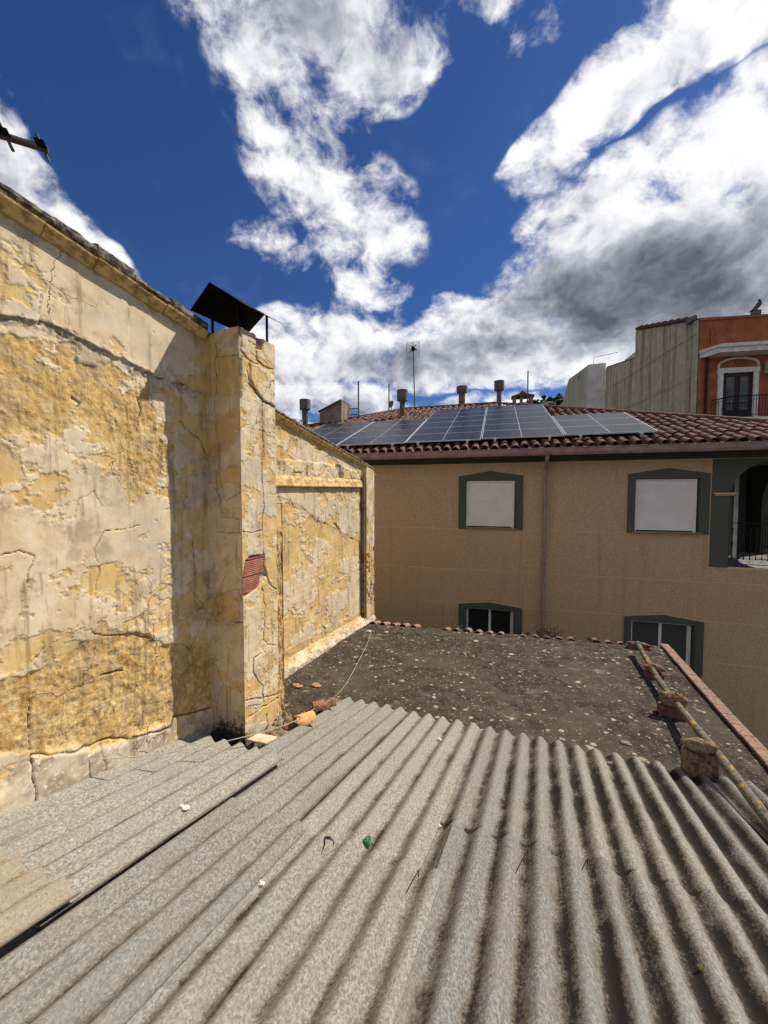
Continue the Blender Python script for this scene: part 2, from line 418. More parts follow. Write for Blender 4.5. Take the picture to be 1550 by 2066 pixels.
def mat_sheet():
    m, n = new_mat('weathered_fibre_cement')
    v = n.attr('trough_dirt_shade'); side = n.attr('mossy'); tint = n.attr('tint'); tone = n.attr('tone'); lap = n.attr('lap')
    q = n.mapping(n.pos, (1, 1, 1), (0, 0, -(math.pi / 2 - A22)))
    fine = n.noise(q, 115, 4, .75); fib = n.noise(n.mapping(q, (1, 1.3, 1)), 62, 5, .72); mid = n.noise(n.pos, 7, 5, .6); big = n.noise(n.pos, 1.5, 4, .55)
    c = n.mix(n.ss(fib, .38, .64), S(112, 109, 101), S(164, 159, 147))
    c = n.mix(n.math('MULTIPLY', n.ss(mid, .38, .7), .55), c, S(140, 131, 116))
    c = n.mix(n.math('MULTIPLY', n.ss(big, .45, .7), .4), c, S(134, 134, 126))
    c = n.mix(n.math('MULTIPLY', tint, .6), c, S(168, 152, 126))
    c = n.mix(n.math('MULTIPLY', n.ss(fine, .58, .68), .7), c, S(206, 198, 182))
    c = n.mix(n.math('MULTIPLY', n.ss(fine, .42, .33), .75), c, S(86, 78, 66))
    c = n.mix(1.0, c, n.mix(tone, (.80, .80, .81), (1.12, 1.10, 1.07)), 'MULTIPLY')
    # dirt and moss washed into the troughs, plus shade painted on the ridges' left flanks
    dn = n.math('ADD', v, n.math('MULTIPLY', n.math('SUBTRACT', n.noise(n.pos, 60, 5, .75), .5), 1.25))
    dn = n.math('ADD', dn, n.math('MULTIPLY', n.math('SUBTRACT', mid, .5), 1.0))
    dn = n.math('ADD', dn, n.math('MULTIPLY', n.math('SUBTRACT', side, .5), .55))
    dn = n.math('ADD', dn, n.math('ADD', .12, n.math('MULTIPLY', lap, .8)))
    dn = n.math('ADD', dn, n.math('MULTIPLY', n.math('SUBTRACT', big, .5), .9))
    sx = n.new('ShaderNodeCombineXYZ'); n.put(sx.inputs[0], n.math('MULTIPLY', n.vmath('DOT_PRODUCT', n.pos, tuple(EC)), 14)); n.put(sx.inputs[1], n.vmath('DOT_PRODUCT', n.pos, tuple(EW)))
    streak = n.noise(sx.outputs[0], 1.4, 5, .65); dn = n.math('ADD', dn, n.math('MULTIPLY', n.math('SUBTRACT', streak, .5), 1.1))
    c = n.mix(n.math('MULTIPLY', n.ss(streak, .55, .72), .35), c, S(104, 96, 84))
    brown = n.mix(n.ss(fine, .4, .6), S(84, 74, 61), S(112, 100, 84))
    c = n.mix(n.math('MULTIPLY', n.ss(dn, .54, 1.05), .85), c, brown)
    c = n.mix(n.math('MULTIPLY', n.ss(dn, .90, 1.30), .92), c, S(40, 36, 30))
    setp(n, **{'Base Color': c, 'Roughness': .95, 'Specular IOR Level': .1})
    bump(n, n.math('ADD', fine, n.math('MULTIPLY', fib, .8)), .45, .003)
    return m

def mat_dark_roof():
    m, n = new_mat('lichen_spotted_mortar')
    fine = n.noise(n.pos, 70, 6, .72); mid = n.noise(n.pos, 6, 6, .62); big = n.noise(n.pos, .9, 4, .55)
    c = n.mix(n.ss(mid, .35, .66), S(52, 45, 38), S(82, 72, 61))
    c = n.mix(n.math('MULTIPLY', n.ss(big, .46, .62), .55), c, S(90, 80, 68))
    c = n.mix(n.math('MULTIPLY', n.ss(fine, .55, .68), .6), c, S(146, 134, 116))
    c = n.mix(n.math('MULTIPLY', n.ss(fine, .44, .36), .6), c, S(34, 30, 25))
    wv = n.vmath('ADD', n.pos, n.vmath('SCALE', n.vmath('SUBTRACT', n.noise(n.pos, 30, 5, .7, color=True), (.5, .5, .5)), scale=.085))
    for sc, lo, hi, dens, colr in ((4.6, .27, .16, .20, S(196, 186, 164)), (8, .28, .21, .42, S(192, 182, 158)), (15, .30, .2, .42, S(176, 166, 144)), (30, .34, .2, .40, S(160, 150, 130))):
        dist = n.voro(wv, sc); rnd = n.voro(wv, sc, out='Color'); sp = n.new('ShaderNodeSeparateColor'); n.put(sp.inputs[0], rnd)
        keep = n.math('LESS_THAN', sp.outputs[0], n.ss(big, .3, .7, dens * 1.5, dens * .8))
        size = n.math('ADD', .45, n.math('MULTIPLY', sp.outputs[1], .55))
        spot = n.math('MULTIPLY', n.ss(n.math('DIVIDE', dist, size), lo, hi), keep)
        spot = n.math('MULTIPLY', spot, n.ss(fine, .3, .52, .35, 1))
        c = n.mix(n.math('MULTIPLY', spot, .9), c, n.mix(sp.outputs[2], colr, S(150, 134, 108)))
    # pale worn patches
    c = n.mix(n.math('MULTIPLY', n.ss(n.noise(n.pos, 2.4, 6, .7), .58, .70), .38), c, S(152, 140, 120))
    setp(n, **{'Base Color': c, 'Roughness': .96, 'Specular IOR Level': .1})
    bump(n, n.math('ADD', fine, n.math('MULTIPLY', mid, 2)), .7, .008)
    return m

def mat_stucco():
    m, n = new_mat('beige_scraped_stucco')
    v = n.voro(n.pos, 34, 'SMOOTH_F1'); f = n.noise(n.mapping(n.pos, (1, 1, .8)), 40, 5, .7, .6); big = n.noise(n.pos, .55, 4, .55)
    c = n.mix(n.ss(f, .38, .62), S(184, 152, 112), S(218, 187, 146))
    c = n.mix(n.math('MULTIPLY', n.ss(big, .4, .65), .25), c, S(190, 158, 116))
    st = n.noise(n.mapping(n.pos, (4, 4, .25)), 1.3, 5, .65); c = n.mix(n.math('MULTIPLY', n.ss(st, .52, .72), .30), c, S(150, 122, 88))
    c = n.mix(n.math('MULTIPLY', n.ss(v, .30, .5), .35), c, S(176, 144, 104))
    setp(n, **{'Base Color': c, 'Roughness': .93, 'Specular IOR Level': .12}); bump(n, n.math('ADD', f, n.math('MULTIPLY', v, .6)), .6, .009)
    return m
def mat_green_stucco():
    m, n = new_mat('dark_green_stucco')
    f = n.noise(n.pos, 60, 4, .7)
    setp(n, **{'Base Color': n.mix(n.ss(f, .35, .65), S(78, 80, 68), S(98, 99, 84)), 'Roughness': .92, 'Specular IOR Level': .12}); bump(n, f, .6, .006); return m
def mat_tile(name, a, b, dirt, rnd=.35):
    m, n = new_mat(name); r = n.new('ShaderNodeObjectInfo').outputs['Random']
    vv = n.noise(n.pos, 4.5, 3, .5); f = n.noise(n.pos, 28, 5, .7)
    c = n.mix(n.ss(n.math('ADD', n.math('MULTIPLY', r, .5), n.math('MULTIPLY', vv, .7)), .35, .8), a, b)
    c = n.mix(n.math('MULTIPLY', n.ss(f, .42, .60), .8), c, dirt)
    c = n.mix(n.math('MULTIPLY', n.ss(n.noise(n.pos, 45, 4, .6), .62, .7), .6), c, S(176, 168, 140))
    c = n.mix(1.0, c, n.mix(r, (1 - rnd,) * 3, (1 + rnd,) * 3), 'MULTIPLY')
    setp(n, **{'Base Color': c, 'Roughness': .88, 'Specular IOR Level': .2}); bump(n, f, .4, .004); return m
def mat_glass_dark(name='window_glass', col=(.022, .026, .026)):
    m, n = new_mat(name); setp(n, **{'Base Color': col, 'Roughness': .04, 'Specular IOR Level': .6}); return m
def mat_panel():
    """solar glass: fine cell lines printed under the glass"""
    m, n = new_mat('solar_glass')
    tc = n.new('ShaderNodeTexCoord').outputs['Generated']; sp = n.new('ShaderNodeSeparateXYZ'); n.put(sp.inputs[0], tc)
    def lines(v, k, wd): 
        fr = n.math('FRACT', n.math('MULTIPLY', v, k)); return n.math('LESS_THAN', n.math('ABSOLUTE', n.math('SUBTRACT', fr, .5)), wd)
    ln = n.math('MAXIMUM', lines(sp.outputs[0], 24, .035), lines(sp.outputs[1], 6, .02))
    mid = n.math('LESS_THAN', n.math('ABSOLUTE', n.math('SUBTRACT', sp.outputs[0], .5)), .0035)
    c = n.mix(n.math('MULTIPLY', ln, .35), n.mix(n.noise(n.pos, 1.2, 3), S(22, 24, 28), S(34, 36, 40)), S(96, 100, 108)); c = n.mix(mid, c, S(190, 190, 190))
    c = n.mix(n.math('MULTIPLY', n.ss(n.noise(n.pos, 8, 5, .7), .45, .7), .18), c, S(140, 134, 124))
    setp(n, **{'Base Color': c, 'Roughness': .32, 'Specular IOR Level': .18}); return m

MAT = dict(
    plaster=mat_plaster(), sheet=mat_sheet(), dark=mat_dark_roof(), stucco=mat_stucco(), green=mat_green_stucco(),
    tile=mat_tile('old_roof_tile', S(158, 108, 90), S(104, 76, 64), S(48, 42, 36)), edge_tile=mat_tile('terracotta_edge_tile', S(172, 136, 118), S(150, 114, 96), S(108, 96, 82), .2),
    brick=simple('red_hollow_brick', S(166, 110, 86), .9, S(140, 88, 68), 14, bmp=.4, bsc=80, rnd=.12),
    mortar=simple('grey_mortar', S(150, 138, 120), .95, S(96, 86, 72), 9, bmp=.8, bsc=45, bdist=.008),
    moulding=simple('yellow_limewash', S(222, 192, 130), .92, S(168, 138, 88), 13, bmp=.8, bsc=60, bdist=.006, lo=.42, hi=.62),
    coping=simple('lichened_coping', S(132, 120, 100), .95, S(66, 58, 46), 16, bmp=.9, bsc=50, bdist=.008, lo=.4, hi=.6),
    black=simple('sooty_sheet_metal', (.006, .006, .006), .8, (.014, .012, .011), 8, spec=.1),
    joint=simple('stucco_joint', S(216, 184, 138), .9), cornice=simple('dark_cornice', S(70, 72, 58), .8, S(56, 58, 46), 3),
    gutter=simple('brown_gutter_metal', S(172, 144, 130), .8, S(152, 124, 112), 5, spec=.08), shutter=simple('white_shutter', S(246, 238, 226), .6, S(238, 228, 214), 2),
    alu=simple('white_aluminium', S(238, 232, 222), .45), sill=simple('stone_sill', S(150, 124, 96), .8), glass=mat_glass_dark(), solar=mat_panel(),
    pframe=simple('panel_frame', S(206, 206, 206), .4, metallic=.3), steel=simple('dull_steel', S(120, 116, 112), .55, S(92, 88, 84), 14, metallic=.5),
    vent=simple('grey_cement_pipe', S(122, 116, 108), .92, S(86, 82, 76), 9, bmp=.3), cream=simple('cream_trim', S(216, 176, 120), .8), white=simple('white_trim', S(240, 231, 214), .8, S(216, 206, 188), 6),
    iron=simple('black_iron', (.012, .011, .011), .6), orange=simple('orange_render', S(182, 104, 64), .9, S(160, 86, 54), 2.5, bmp=.3, bsc=60), whitewall=simple('white_render', S(232, 226, 212), .92, S(212, 204, 190), 1.6),
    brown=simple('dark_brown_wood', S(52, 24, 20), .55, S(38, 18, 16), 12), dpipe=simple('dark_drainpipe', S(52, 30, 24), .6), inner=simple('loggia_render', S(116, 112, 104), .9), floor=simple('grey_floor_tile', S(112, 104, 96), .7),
    asphalt=simple('asphalt', (.05, .05, .05), .95, (.07, .068, .065), 6, bmp=.4), rawwall=simple('bare_render', S(150, 132, 108), .95, S(120, 104, 84), 3, bmp=.5),
    slab=simple('pale_plaster_chip', S(226, 214, 186), .95, S(206, 170, 120), 12, bmp=.5), chip=simple('white_plaster_lump', S(232, 226, 214), .95, S(196, 184, 166), 40, bmp=.6, bsc=120),
    wire=simple('grey_cable', S(176, 168, 152), .6), bwire=simple('rusty_dark_wire', S(40, 30, 26), .8), stem=simple('weed_stem', S(84, 78, 46), .8), leaf=simple('dusty_weed_leaf', S(62, 68, 44), .7, S(90, 86, 58), 30),
    rock=simple('tile_shard', S(186, 140, 112), .9, S(140, 110, 90), 30), feather=simple('grey_feathers', S(84, 84, 90), .8, S(56, 56, 62), 30), moss=simple('moss_clump', S(74, 67, 56), .98, S(34, 30, 25), 30, bmp=1, bsc=70, bdist=.02),
    forest=simple('pine_forest', (.020, .030, .016), .9, (.035, .046, .022), .12), hill=simple('hill_soil', (.04, .05, .03), .95), soffit=simple('roof_underside', S(96, 84, 70), .9))
def mat_rusty(name, base, base2, rust, sc, lo, hi, extra=None):
    m, n = new_mat(name); f = n.noise(n.pos, sc, 5, .6); g = n.noise(n.pos, 45, 5, .7)
    c = n.mix(n.ss(g, .35, .65), base, base2); c = n.mix(n.ss(n.math('ADD', f, n.math('MULTIPLY', n.math('SUBTRACT', g, .5), .3)), lo, hi), c, rust)
    if extra: c = n.mix(n.math('MULTIPLY', n.ss(n.noise(n.pos, sc * 1.7, 4, .6), .56, .66), .85), c, extra)
    setp(n, **{'Base Color': c, 'Roughness': .92, 'Specular IOR Level': .15}); bump(n, g, .6, .004); return m
MAT['support_brick'] = mat_rusty('weathered_support_brick', S(140, 92, 72), S(112, 76, 60), S(92, 80, 66), 12, .48, .6)
MAT['pipe'] = mat_rusty('lichened_pipe', S(132, 124, 108), S(88, 80, 68), S(180, 134, 52), 6, .57, .64, S(74, 66, 56))
MAT['pier'] = mat_rusty('mortared_brick', S(150, 132, 108), S(98, 82, 64), S(112, 70, 48), 7, .5, .6, S(64, 56, 46))
MAT['rust_tile'] = mat_rusty('rust_stained_tile', S(226, 178, 120), S(214, 160, 98), S(150, 70, 28), 9, .48, .64)
MAT['old_tile'] = mat_rusty('mossy_barrel_tile', S(176, 130, 100), S(120, 88, 68), S(92, 78, 60), 16, .5, .6)
def mat_clad():
    m, n = new_mat('streaked_cladding')
    st = n.noise(n.mapping(n.pos, (3.2, 3.2, .10)), 1.1, 6, .7); g = n.noise(n.pos, 3, 5, .6)
    c = n.mix(n.ss(g, .35, .65), S(214, 199, 162), S(194, 178, 142)); c = n.mix(n.math('MULTIPLY', n.ss(st, .46, .66), .8), c, S(118, 106, 82))
    setp(n, **{'Base Color': c, 'Roughness': .93}); return m
MAT['clad'] = mat_clad()
def mat_green_glass():
    m, n = new_mat('green_bottle_glass'); f = n.noise(n.pos, 90, 3, .6)
    setp(n, **{'Base Color': n.mix(n.ss(f, .45, .6), S(40, 120, 60), S(150, 220, 160)), 'Roughness': .05, 'Transmission Weight': .6, 'Specular IOR Level': .7}); return m
MAT['gglass'] = mat_green_glass()

GROUND = -6.9
# ================================================================== GROUND AND HILL
g = MB(); g.add([(-3000, -3000, GROUND), (3000, -3000, GROUND), (3000, 3000, GROUND), (-3000, 3000, GROUND)], [(0, 1, 2, 3)])
tag(g.build('ground', MAT['asphalt'], origin=(0, 0, GROUND)), kind='structure')
def hill():
    nu, nv = 50, 16; base = np.array([150., 330, 0])
    us = np.linspace(-260, 420, nu); vs = np.linspace(-120, 200, nv); U, V = np.meshgrid(us, vs, indexing='ij')
    H = 99 * np.exp(-((U - 60) / 240) ** 2) * np.clip((V + 120) / 120, 0, 1) ** .8 + 10 * fbm(U / 60, V / 60, 3, 4) - 8
    H = np.where(V > 0, H * np.clip(1 - (V / 260) ** 2, 0, 1), H)
    X = np.stack([U + base[0], V + base[1], H + GROUND - 2], -1)
    tag(grid_mesh('hill', X.reshape(-1, 3), quads_of(nu, nv), {}, MAT['hill'], None), kind='structure')
    f = MB(); r = random.Random(3)
    for i in range(8000):
        a, b = r.randrange(3, nu - 1), r.randrange(2, nv - 6); p = X[a, b] + np.array([r.uniform(-8, 8), r.uniform(-10, 10), 0])
        h = r.uniform(1.6, 3.2); w = h * r.uniform(.5, .9)
        f.blob(p + np.array([0, 0, h * .45]), w, w, h * .55, i, 5, 3, .35)
    o = f.build('forest', MAT['forest']); tag(o, 'dark pine wood covering the far hill', 'forest', kind='stuff')
hill()

# ================================================================== YELLOW HOUSE
CA, CB, CCH = -2.99, -3.61, -2.58          # wall planes (c): near wall, far set-back wall, chimney outer face
W_CH0, W_CH1, Z_CH = 2.86, 3.37, 1.53       # chimney along w, its top
W_END = 8.10
def ztop(w):                                # verge line of the roof
    r_ = np.where(np.asarray(w) < 3.33, 1.739 - .15 * (np.asarray(w) - 1.336), 1.158 - .1735 * (np.asarray(w) - 4.676)); return float(r_) if r_.ndim == 0 else r_
house = thing('yellow_house', P(-4.5, 4, GROUND), 'old house with flaking yellow limewashed wall and tall chimney on the left', 'house')

def finish(px, py, paint, rough, grey, crack, moss=None):
    z = np.zeros_like(px)
    return dict(paint=paint, rough=rough, grey=grey, crack=crack, moss=z if moss is None else moss)

def wall_a_features(px, py, a, b):
    """a,b in metres on the wall; px,py where that point is seen"""
    qx = px + 34 * (fbm(a * 3.2, b * 3.2, 11, 5) - .5); qy = py + 34 * (fbm(a * 3.2, b * 3.2, 23, 5) - .5)
    fx = px + 9 * (fbm(a * 14, b * 14, 12, 4) - .5); fy = py + 9 * (fbm(a * 14, b * 14, 13, 4) - .5)
    n1 = fbm(a * 2.1, b * 3.1, 31, 6, .6); n2 = fbm(a * 9, b * 9, 41, 5, .6); n3 = fbm(a * 30, b * 30, 51, 4, .6); nv = fbm(a * 26, b * 7, 61, 4, .6)
    yl = np.interp(fx, [-400, 0, 90, 170, 250, 320, 440], [560, 636, 652, 690, 728, 762, 803])       # broken ledge
    dl = fy - yl
    R1 = in_poly(qx, qy, [(-300, 640), (80, 690), (200, 735), (330, 765), (352, 810), (340, 990), (262, 1015), (240, 905), (150, 850), (60, 880), (-300, 900)], 14)
    R2 = in_poly(qx, qy, [(-300, 1480), (0, 1385), (130, 1330), (158, 1292), (250, 1275), (345, 1300), (435, 1312), (435, 1425), (350, 1455), (240, 1490), (80, 1515), (-300, 1560)], 8)
    R3 = in_poly(qx, qy, [(245, 800), (300, 790), (330, 900), (310, 985), (255, 960)], 10)
    rough = np.clip(np.maximum.reduce([R1 * .75, R2, R3]), 0, 1)
    white = n1 * .62 + .38 * fbm(a * 7, b * 9, 71, 5, .62)
    thr = np.interp(py, [300, 640, 700, 980, 1040, 1240, 1300, 1500, 1700], [.37, .40, .49, .46, .415, .405, .48, .53, .44])
    thr = thr + np.interp(px, [300, 400, 440], [0, .05, .12]) * sst(py, 700, 800)
    paint = .5 + (white - thr) * 4.6
    paint = paint - R2 * 1.3 - R1 * .55 - R3 * .6
    lg = np.exp(-((dl - 6) / 13.0) ** 2) * sst(fbm(a * 5, b * 5, 81, 4), .30, .5)
    yb = np.interp(qx, [-400, 0, 70, 200, 260, 330, 440], [1640, 1590, 1530, 1500, 1490, 1462, 1425]); base = sst(qy - yb, -6, 10)
    grey = np.maximum(lg * 1.0, base * (.35 + .7 * fbm(a * 4, b * 6, 91, 4)))
    paint = np.where(base > .5, paint + .3, paint)
    CR = [([(68, 1625), (70, 1600), (62, 1570), (63, 1525)], 2.72), ([(63, 1525), (110, 1521), (140, 1518), (180, 1507), (215, 1490), (262, 1489), (300, 1478), (345, 1469), (352, 1447), (400, 1438), (430, 1424)], 2.89),
          ([(210, 1560), (213, 1545), (202, 1520), (206, 1500)], 1.24), ([(432, 690), (438, 730), (430, 765), (438, 800), (431, 870), (436, 960), (430, 1010)], 2.55),
          ([(365, 850), (385, 872), (402, 885), (412, 910), (424, 935), (430, 990), (433, 1050)], 1.36), ([(436, 1110), (434, 1210), (438, 1300), (436, 1420)], 0.99), ([(80, 655), (79, 620), (82, 596)], 1.49),
          ([(0, 640), (30, 645), (45, 634)], 1.36), ([(190, 1205), (200, 1150), (188, 1108), (212, 1070), (285, 1062)], 0.93), ([(55, 1180), (58, 1150), (68, 1122), (40, 1112), (0, 1120)], 1.36),
          ([(150, 1040), (155, 1010), (190, 990), (205, 1020)], 0.81), ([(65, 1400), (58, 1440), (62, 1525)], 0.93), ([(275, 790), (285, 830), (278, 870)], 1.49), ([(0, 880), (20, 888), (30, 900)], 1.24),
          ([(400, 1140), (385, 1110), (392, 1080), (430, 1060)], 0.81), ([(75, 1350), (62, 1335), (85, 1310), (88, 1295)], 0.99), ([(150, 800), (165, 812), (160, 820)], 2.55), ([(205, 1365), (230, 1355), (248, 1352)], 2.89), ([(185, 1275), (205, 1282), (270, 1280), (300, 1290)], 1.49)]
    crack = np.zeros_like(px)
    for pts, wd in CR:
        d = seg_dist(fx, fy, pts); crack = np.maximum(crack, 1 - sst(d, wd * .35, wd * 1.15))
    lcr = 1 - sst(np.abs(dl + 1), .5, 2.6); crack = np.maximum(crack, lcr * sst(fbm(a * 9, b * 9, 101, 4), .50, .58) * .9)
    disp = .004 * (n2 - .5) + .0055 * sst(paint + .9 * (n3 - .5), .44, .58) + rough * (.026 * (n2 - .5) + .016 * (nv - .5) + .009 * (n3 - .5)) - .010 * rough
    disp = disp - .014 * sst(dl, -3, 6) * np.exp(-np.clip(dl, 0, 400) / 70) + .010 * np.exp(-np.clip(-dl, 0, 400) / 25) * (dl < 0) + lg * .022 * (n3 - .35)
    disp = disp + base * .014 - crack * .013 + .010 * (fbm(a * 1.3, b * 1.3, 111, 3) - .5)
    moss = np.clip(1 - np.abs(py - np.interp(px, [0, 440], [1660, 1480])) / 55, 0, 1) * .55
    return disp, finish(px, py, paint, rough, grey, crack, moss)

def panel(O, U, V, N, us, vs_of, nv, feat, flip=False):
    """displaced plaster sheet; vs_of(u) -> (bottom, top)"""
    nu = len(us); t = np.linspace(0, 1, nv); lo, hi = vs_of(us)
    A = np.repeat(us[:, None], nv, 1); B = lo[:, None] * (1 - t) + hi[:, None] * t
    X = O + A[..., None] * U + B[..., None] * V
    px, py = proj(X); d, at = feat(px, py, A, B)
    X = X + d[..., None] * N
    return X.reshape(-1, 3), quads_of(nu, nv, 0, flip), {k: v.ravel() for k, v in at.items()}
def join_panels(ps):
    X = []; Q = []; A = {}; b = 0
    for x, q, a in ps:
        X.append(x); Q.append(q + b); b += len(x)
        for k, v in a.items(): A.setdefault(k, []).append(v)
    return np.concatenate(X), np.concatenate(Q), {k: np.concatenate(v) for k, v in A.items()}

# near wall (its cut sides are closed by the house body behind it)
us = np.concatenate([np.linspace(-1.6, 1.0, 90)[:-1], np.arange(1.0, W_CH0 + .06, .0065)])
Xa, Qa, Aa = panel(P(CA, 0, 0), EW, EZ, EC, us, lambda u: (np.full_like(u, -2.95), ztop(u) - .02), 640, wall_a_features, flip=False)
grid_mesh('near_wall', Xa, Qa, Aa, MAT['plaster'], house)

def chimney_lit(px, py, a, b):
    fx = px + 5 * (fbm(a * 16, b * 16, 212, 4) - .5); fy = py + 5 * (fbm(a * 16, b * 16, 213, 4) - .5)
    n1 = fbm(a * 5, b * 7, 231, 6, .6); n2 = fbm(a * 12, b * 12, 241, 5, .6); n3 = fbm(a * 34, b * 34, 251, 4, .6)
    paint = .5 + (n1 * .8 + .2 * n2 - np.interp(py, [650, 800, 1000, 1150, 1450], [.47, .44, .48, .50, .50])) * 4.6
    CR = [([(486, 690), (484, 705), (500, 725), (520, 735)], 1.65), ([(516, 700), (518, 725), (530, 738), (550, 745)], 1.95), ([(482, 716), (490, 722)], 1.50), ([(504, 728), (497, 745), (501, 772), (515, 790), (530, 808), (553, 822)], 2.25),
          ([(530, 810), (527, 850), (531, 900), (528, 960), (532, 1000), (530, 1060), (531, 1120), (528, 1125)], 0.98), ([(487, 1072), (505, 1075), (531, 1070)], 1.12), ([(530, 1185), (535, 1225), (532, 1290), (540, 1300), (555, 1302)], 1.05),
          ([(526, 1318), (511, 1328), (510, 1358), (530, 1385), (532, 1420)], 1.65), ([(494, 1413), (530, 1408), (570, 1398)], 1.50), ([(540, 1160), (545, 1180), (555, 1188)], 1.65), ([(500, 1450), (545, 1418), (565, 1405)], 1.50), ([(538, 1440), (540, 1460)], 1.35), ([(500, 1425), (532, 1421)], 1.20), ([(500, 688), (520, 700)], 0.90)]
    crack = np.zeros_like(px)
    for pts, wd in CR:
        d = seg_dist(fx, fy, pts); crack = np.maximum(crack, 1 - sst(d, wd * .3, wd * 1.0))
    hole = in_poly(fx, fy, [(488, 1165), (497, 1130), (505, 1123), (533, 1119), (533, 1140), (541, 1160), (533, 1170), (520, 1185), (505, 1197), (490, 1205)], 2.0)
    hole2 = np.maximum(in_poly(fx, fy, [(517, 676), (529, 684), (528, 706), (515, 704)], 1.6), in_poly(fx, fy, [(478, 655), (487, 662), (485, 680), (479, 676)], 1.6))
    course = np.abs(((b + 5) / .125) % 1 - .5); joint = sst(course, .46, .5) * sst(fbm(a * 6, b * 2, 261, 3), .4, .6)
    top = sst(py, 830, 700) * .012 * (fbm(a * 5, b * 4, 271, 3))
    lobe = in_poly(fx, fy, [(482, 720), (504, 728), (498, 750), (500, 772), (486, 800), (470, 800)], 2) * .012 + in_poly(fx, fy, [(504, 730), (515, 735), (552, 760), (553, 820), (530, 808), (512, 785), (503, 765)], 2) * .016
    edge = np.minimum(sst(a, W_CH0, W_CH0 + .02), 1)
    disp = .004 * (n2 - .5) + .0035 * sst(paint, .44, .56) - crack * .012 - hole * .034 - hole2 * .03 - joint * .003 + top + lobe
    grey = np.maximum(sst(py, 1430, 1470) * (.45 + .4 * n2), hole * .7)
    moss = sst(py, 1440, 1500) * .7
    return disp * edge, finish(px, py, paint, n2 * .4, grey, np.clip(crack, 0, 1), moss)
def chimney_front(px, py, a, b):
    fx = px + 5 * (fbm(a * 16, b * 16, 312, 4) - .5); fy = py + 5 * (fbm(a * 16, b * 16, 313, 4) - .5)
    n1 = fbm(a * 4, b * 6, 331, 6, .6); n2 = fbm(a * 12, b * 12, 341, 5, .6)
    paint = .5 + (n1 * .8 + .2 * n2 - np.interp(py, [650, 800, 900, 1050, 1450], [.56, .56, .49, .42, .46])) * 4.0
    CR = [([(433, 695), (437, 715), (430, 735), (437, 760), (434, 800), (431, 830)], 1.95), ([(436, 722), (480, 716)], 1.05), ([(431, 985), (443, 1000), (446, 1043), (470, 1045), (482, 1050), (484, 1075)], 1.20), ([(436, 1074), (490, 1075)], 0.90), ([(440, 950), (455, 1010), (490, 990)], 0.90), ([(465, 1254), (490, 1258)], 1.35)]
    crack = np.zeros_like(px)
    for pts, wd in CR:
        d = seg_dist(fx, fy, pts); crack = np.maximum(crack, 1 - sst(d, wd * .3, wd * 1.0))
    course = np.abs(((b + 5) / .125) % 1 - .5); joint = sst(course, .44, .5) * sst(fbm(a * 6, b * 2, 361, 3), .3, .55)
    edge = 1 - sst(a, -CA - .0 + CCH - .0 + 0 * a + (CCH - CA) - .02 - (CCH - CA) + (CCH), CCH)
    disp = .004 * (n2 - .5) + .003 * sst(paint, .44, .56) - crack * .016 - joint * .003
    grey = sst(py, 1440, 1480) * .3
    moss = sst(py + 60 * (n1 - .5) + 30 * (n2 - .5), 1400, 1490) * .75
    return disp * np.minimum(1, (CCH - a) / .02), finish(px, py, paint, n2 * .4, grey, np.clip(crack + joint * .25, 0, 1), moss)
stack = thing('chimney_stack', P(-2.77, 3.1, -2.8), None, None); stack.parent = house; stack.location = Vector(P(-2.77, 3.1, -2.8)) - WO[house.name]
lit = panel(P(CCH, 0, 0), EW, EZ, EC, np.arange(W_CH0, W_CH1 + .001, .006), lambda u: (np.full_like(u, -2.75), np.full_like(u, Z_CH) + .012 * (vnoise(u * 30, u * 0, 5) - .5)), 640, chimney_lit)
fr = panel(P(0, W_CH0, 0), EC, EZ, -EW, np.arange(CA - .02, CCH + .001, .006), lambda u: (np.full_like(u, -2.75), np.full_like(u, Z_CH) - .04 * sst(u, CA + .2, CA)), 640, chimney_front)
def plain_feat(seed, yy=.5):
    def f(px, py, a, b):
        n1 = fbm(a * 3, b * 4, seed, 6, .6); n2 = fbm(a * 12, b * 12, seed + 9, 5, .6)
        return .004 * (n2 - .5) * 0, finish(px, py, .5 + (n1 - yy) * 4.6, n2 * .4, np.zeros_like(a), np.zeros_like(a))
    return f
bk = panel(P(0, W_CH1, 0), EC, EZ, EW, np.linspace(CA - .5, CCH, 30), lambda u: (np.full_like(u, -2.75), np.full_like(u, Z_CH)), 60, plain_feat(401), flip=True)
lf = panel(P(CA - .02, 0, 0), EW, EZ, -EC, np.linspace(W_CH0, W_CH1, 20), lambda u: (np.full_like(u, .9), np.full_like(u, Z_CH - .02)), 20, plain_feat(411), flip=True)
X, Q, A = join_panels([lit, fr, bk, lf])
grid_mesh('render_coat', X, Q, A, MAT['plaster'], stack)
m = MB()
for (c0, c1, w0, w1) in ((CA - .01, CCH - .012, W_CH0 + .012, W_CH0 + .09), (CA - .01, CCH - .012, W_CH1 - .09, W_CH1 - .008), (CA - .01, CA + .08, W_CH0 + .09, W_CH1 - .09), (CCH - .09, CCH - .012, W_CH0 + .09, W_CH1 - .09)):
    m.box(P(c0, w0, Z_CH - .06), EC * (c1 - c0), EW * (w1 - w0), EZ * .045)
m.build('flue_top', MAT['mortar'], stack)
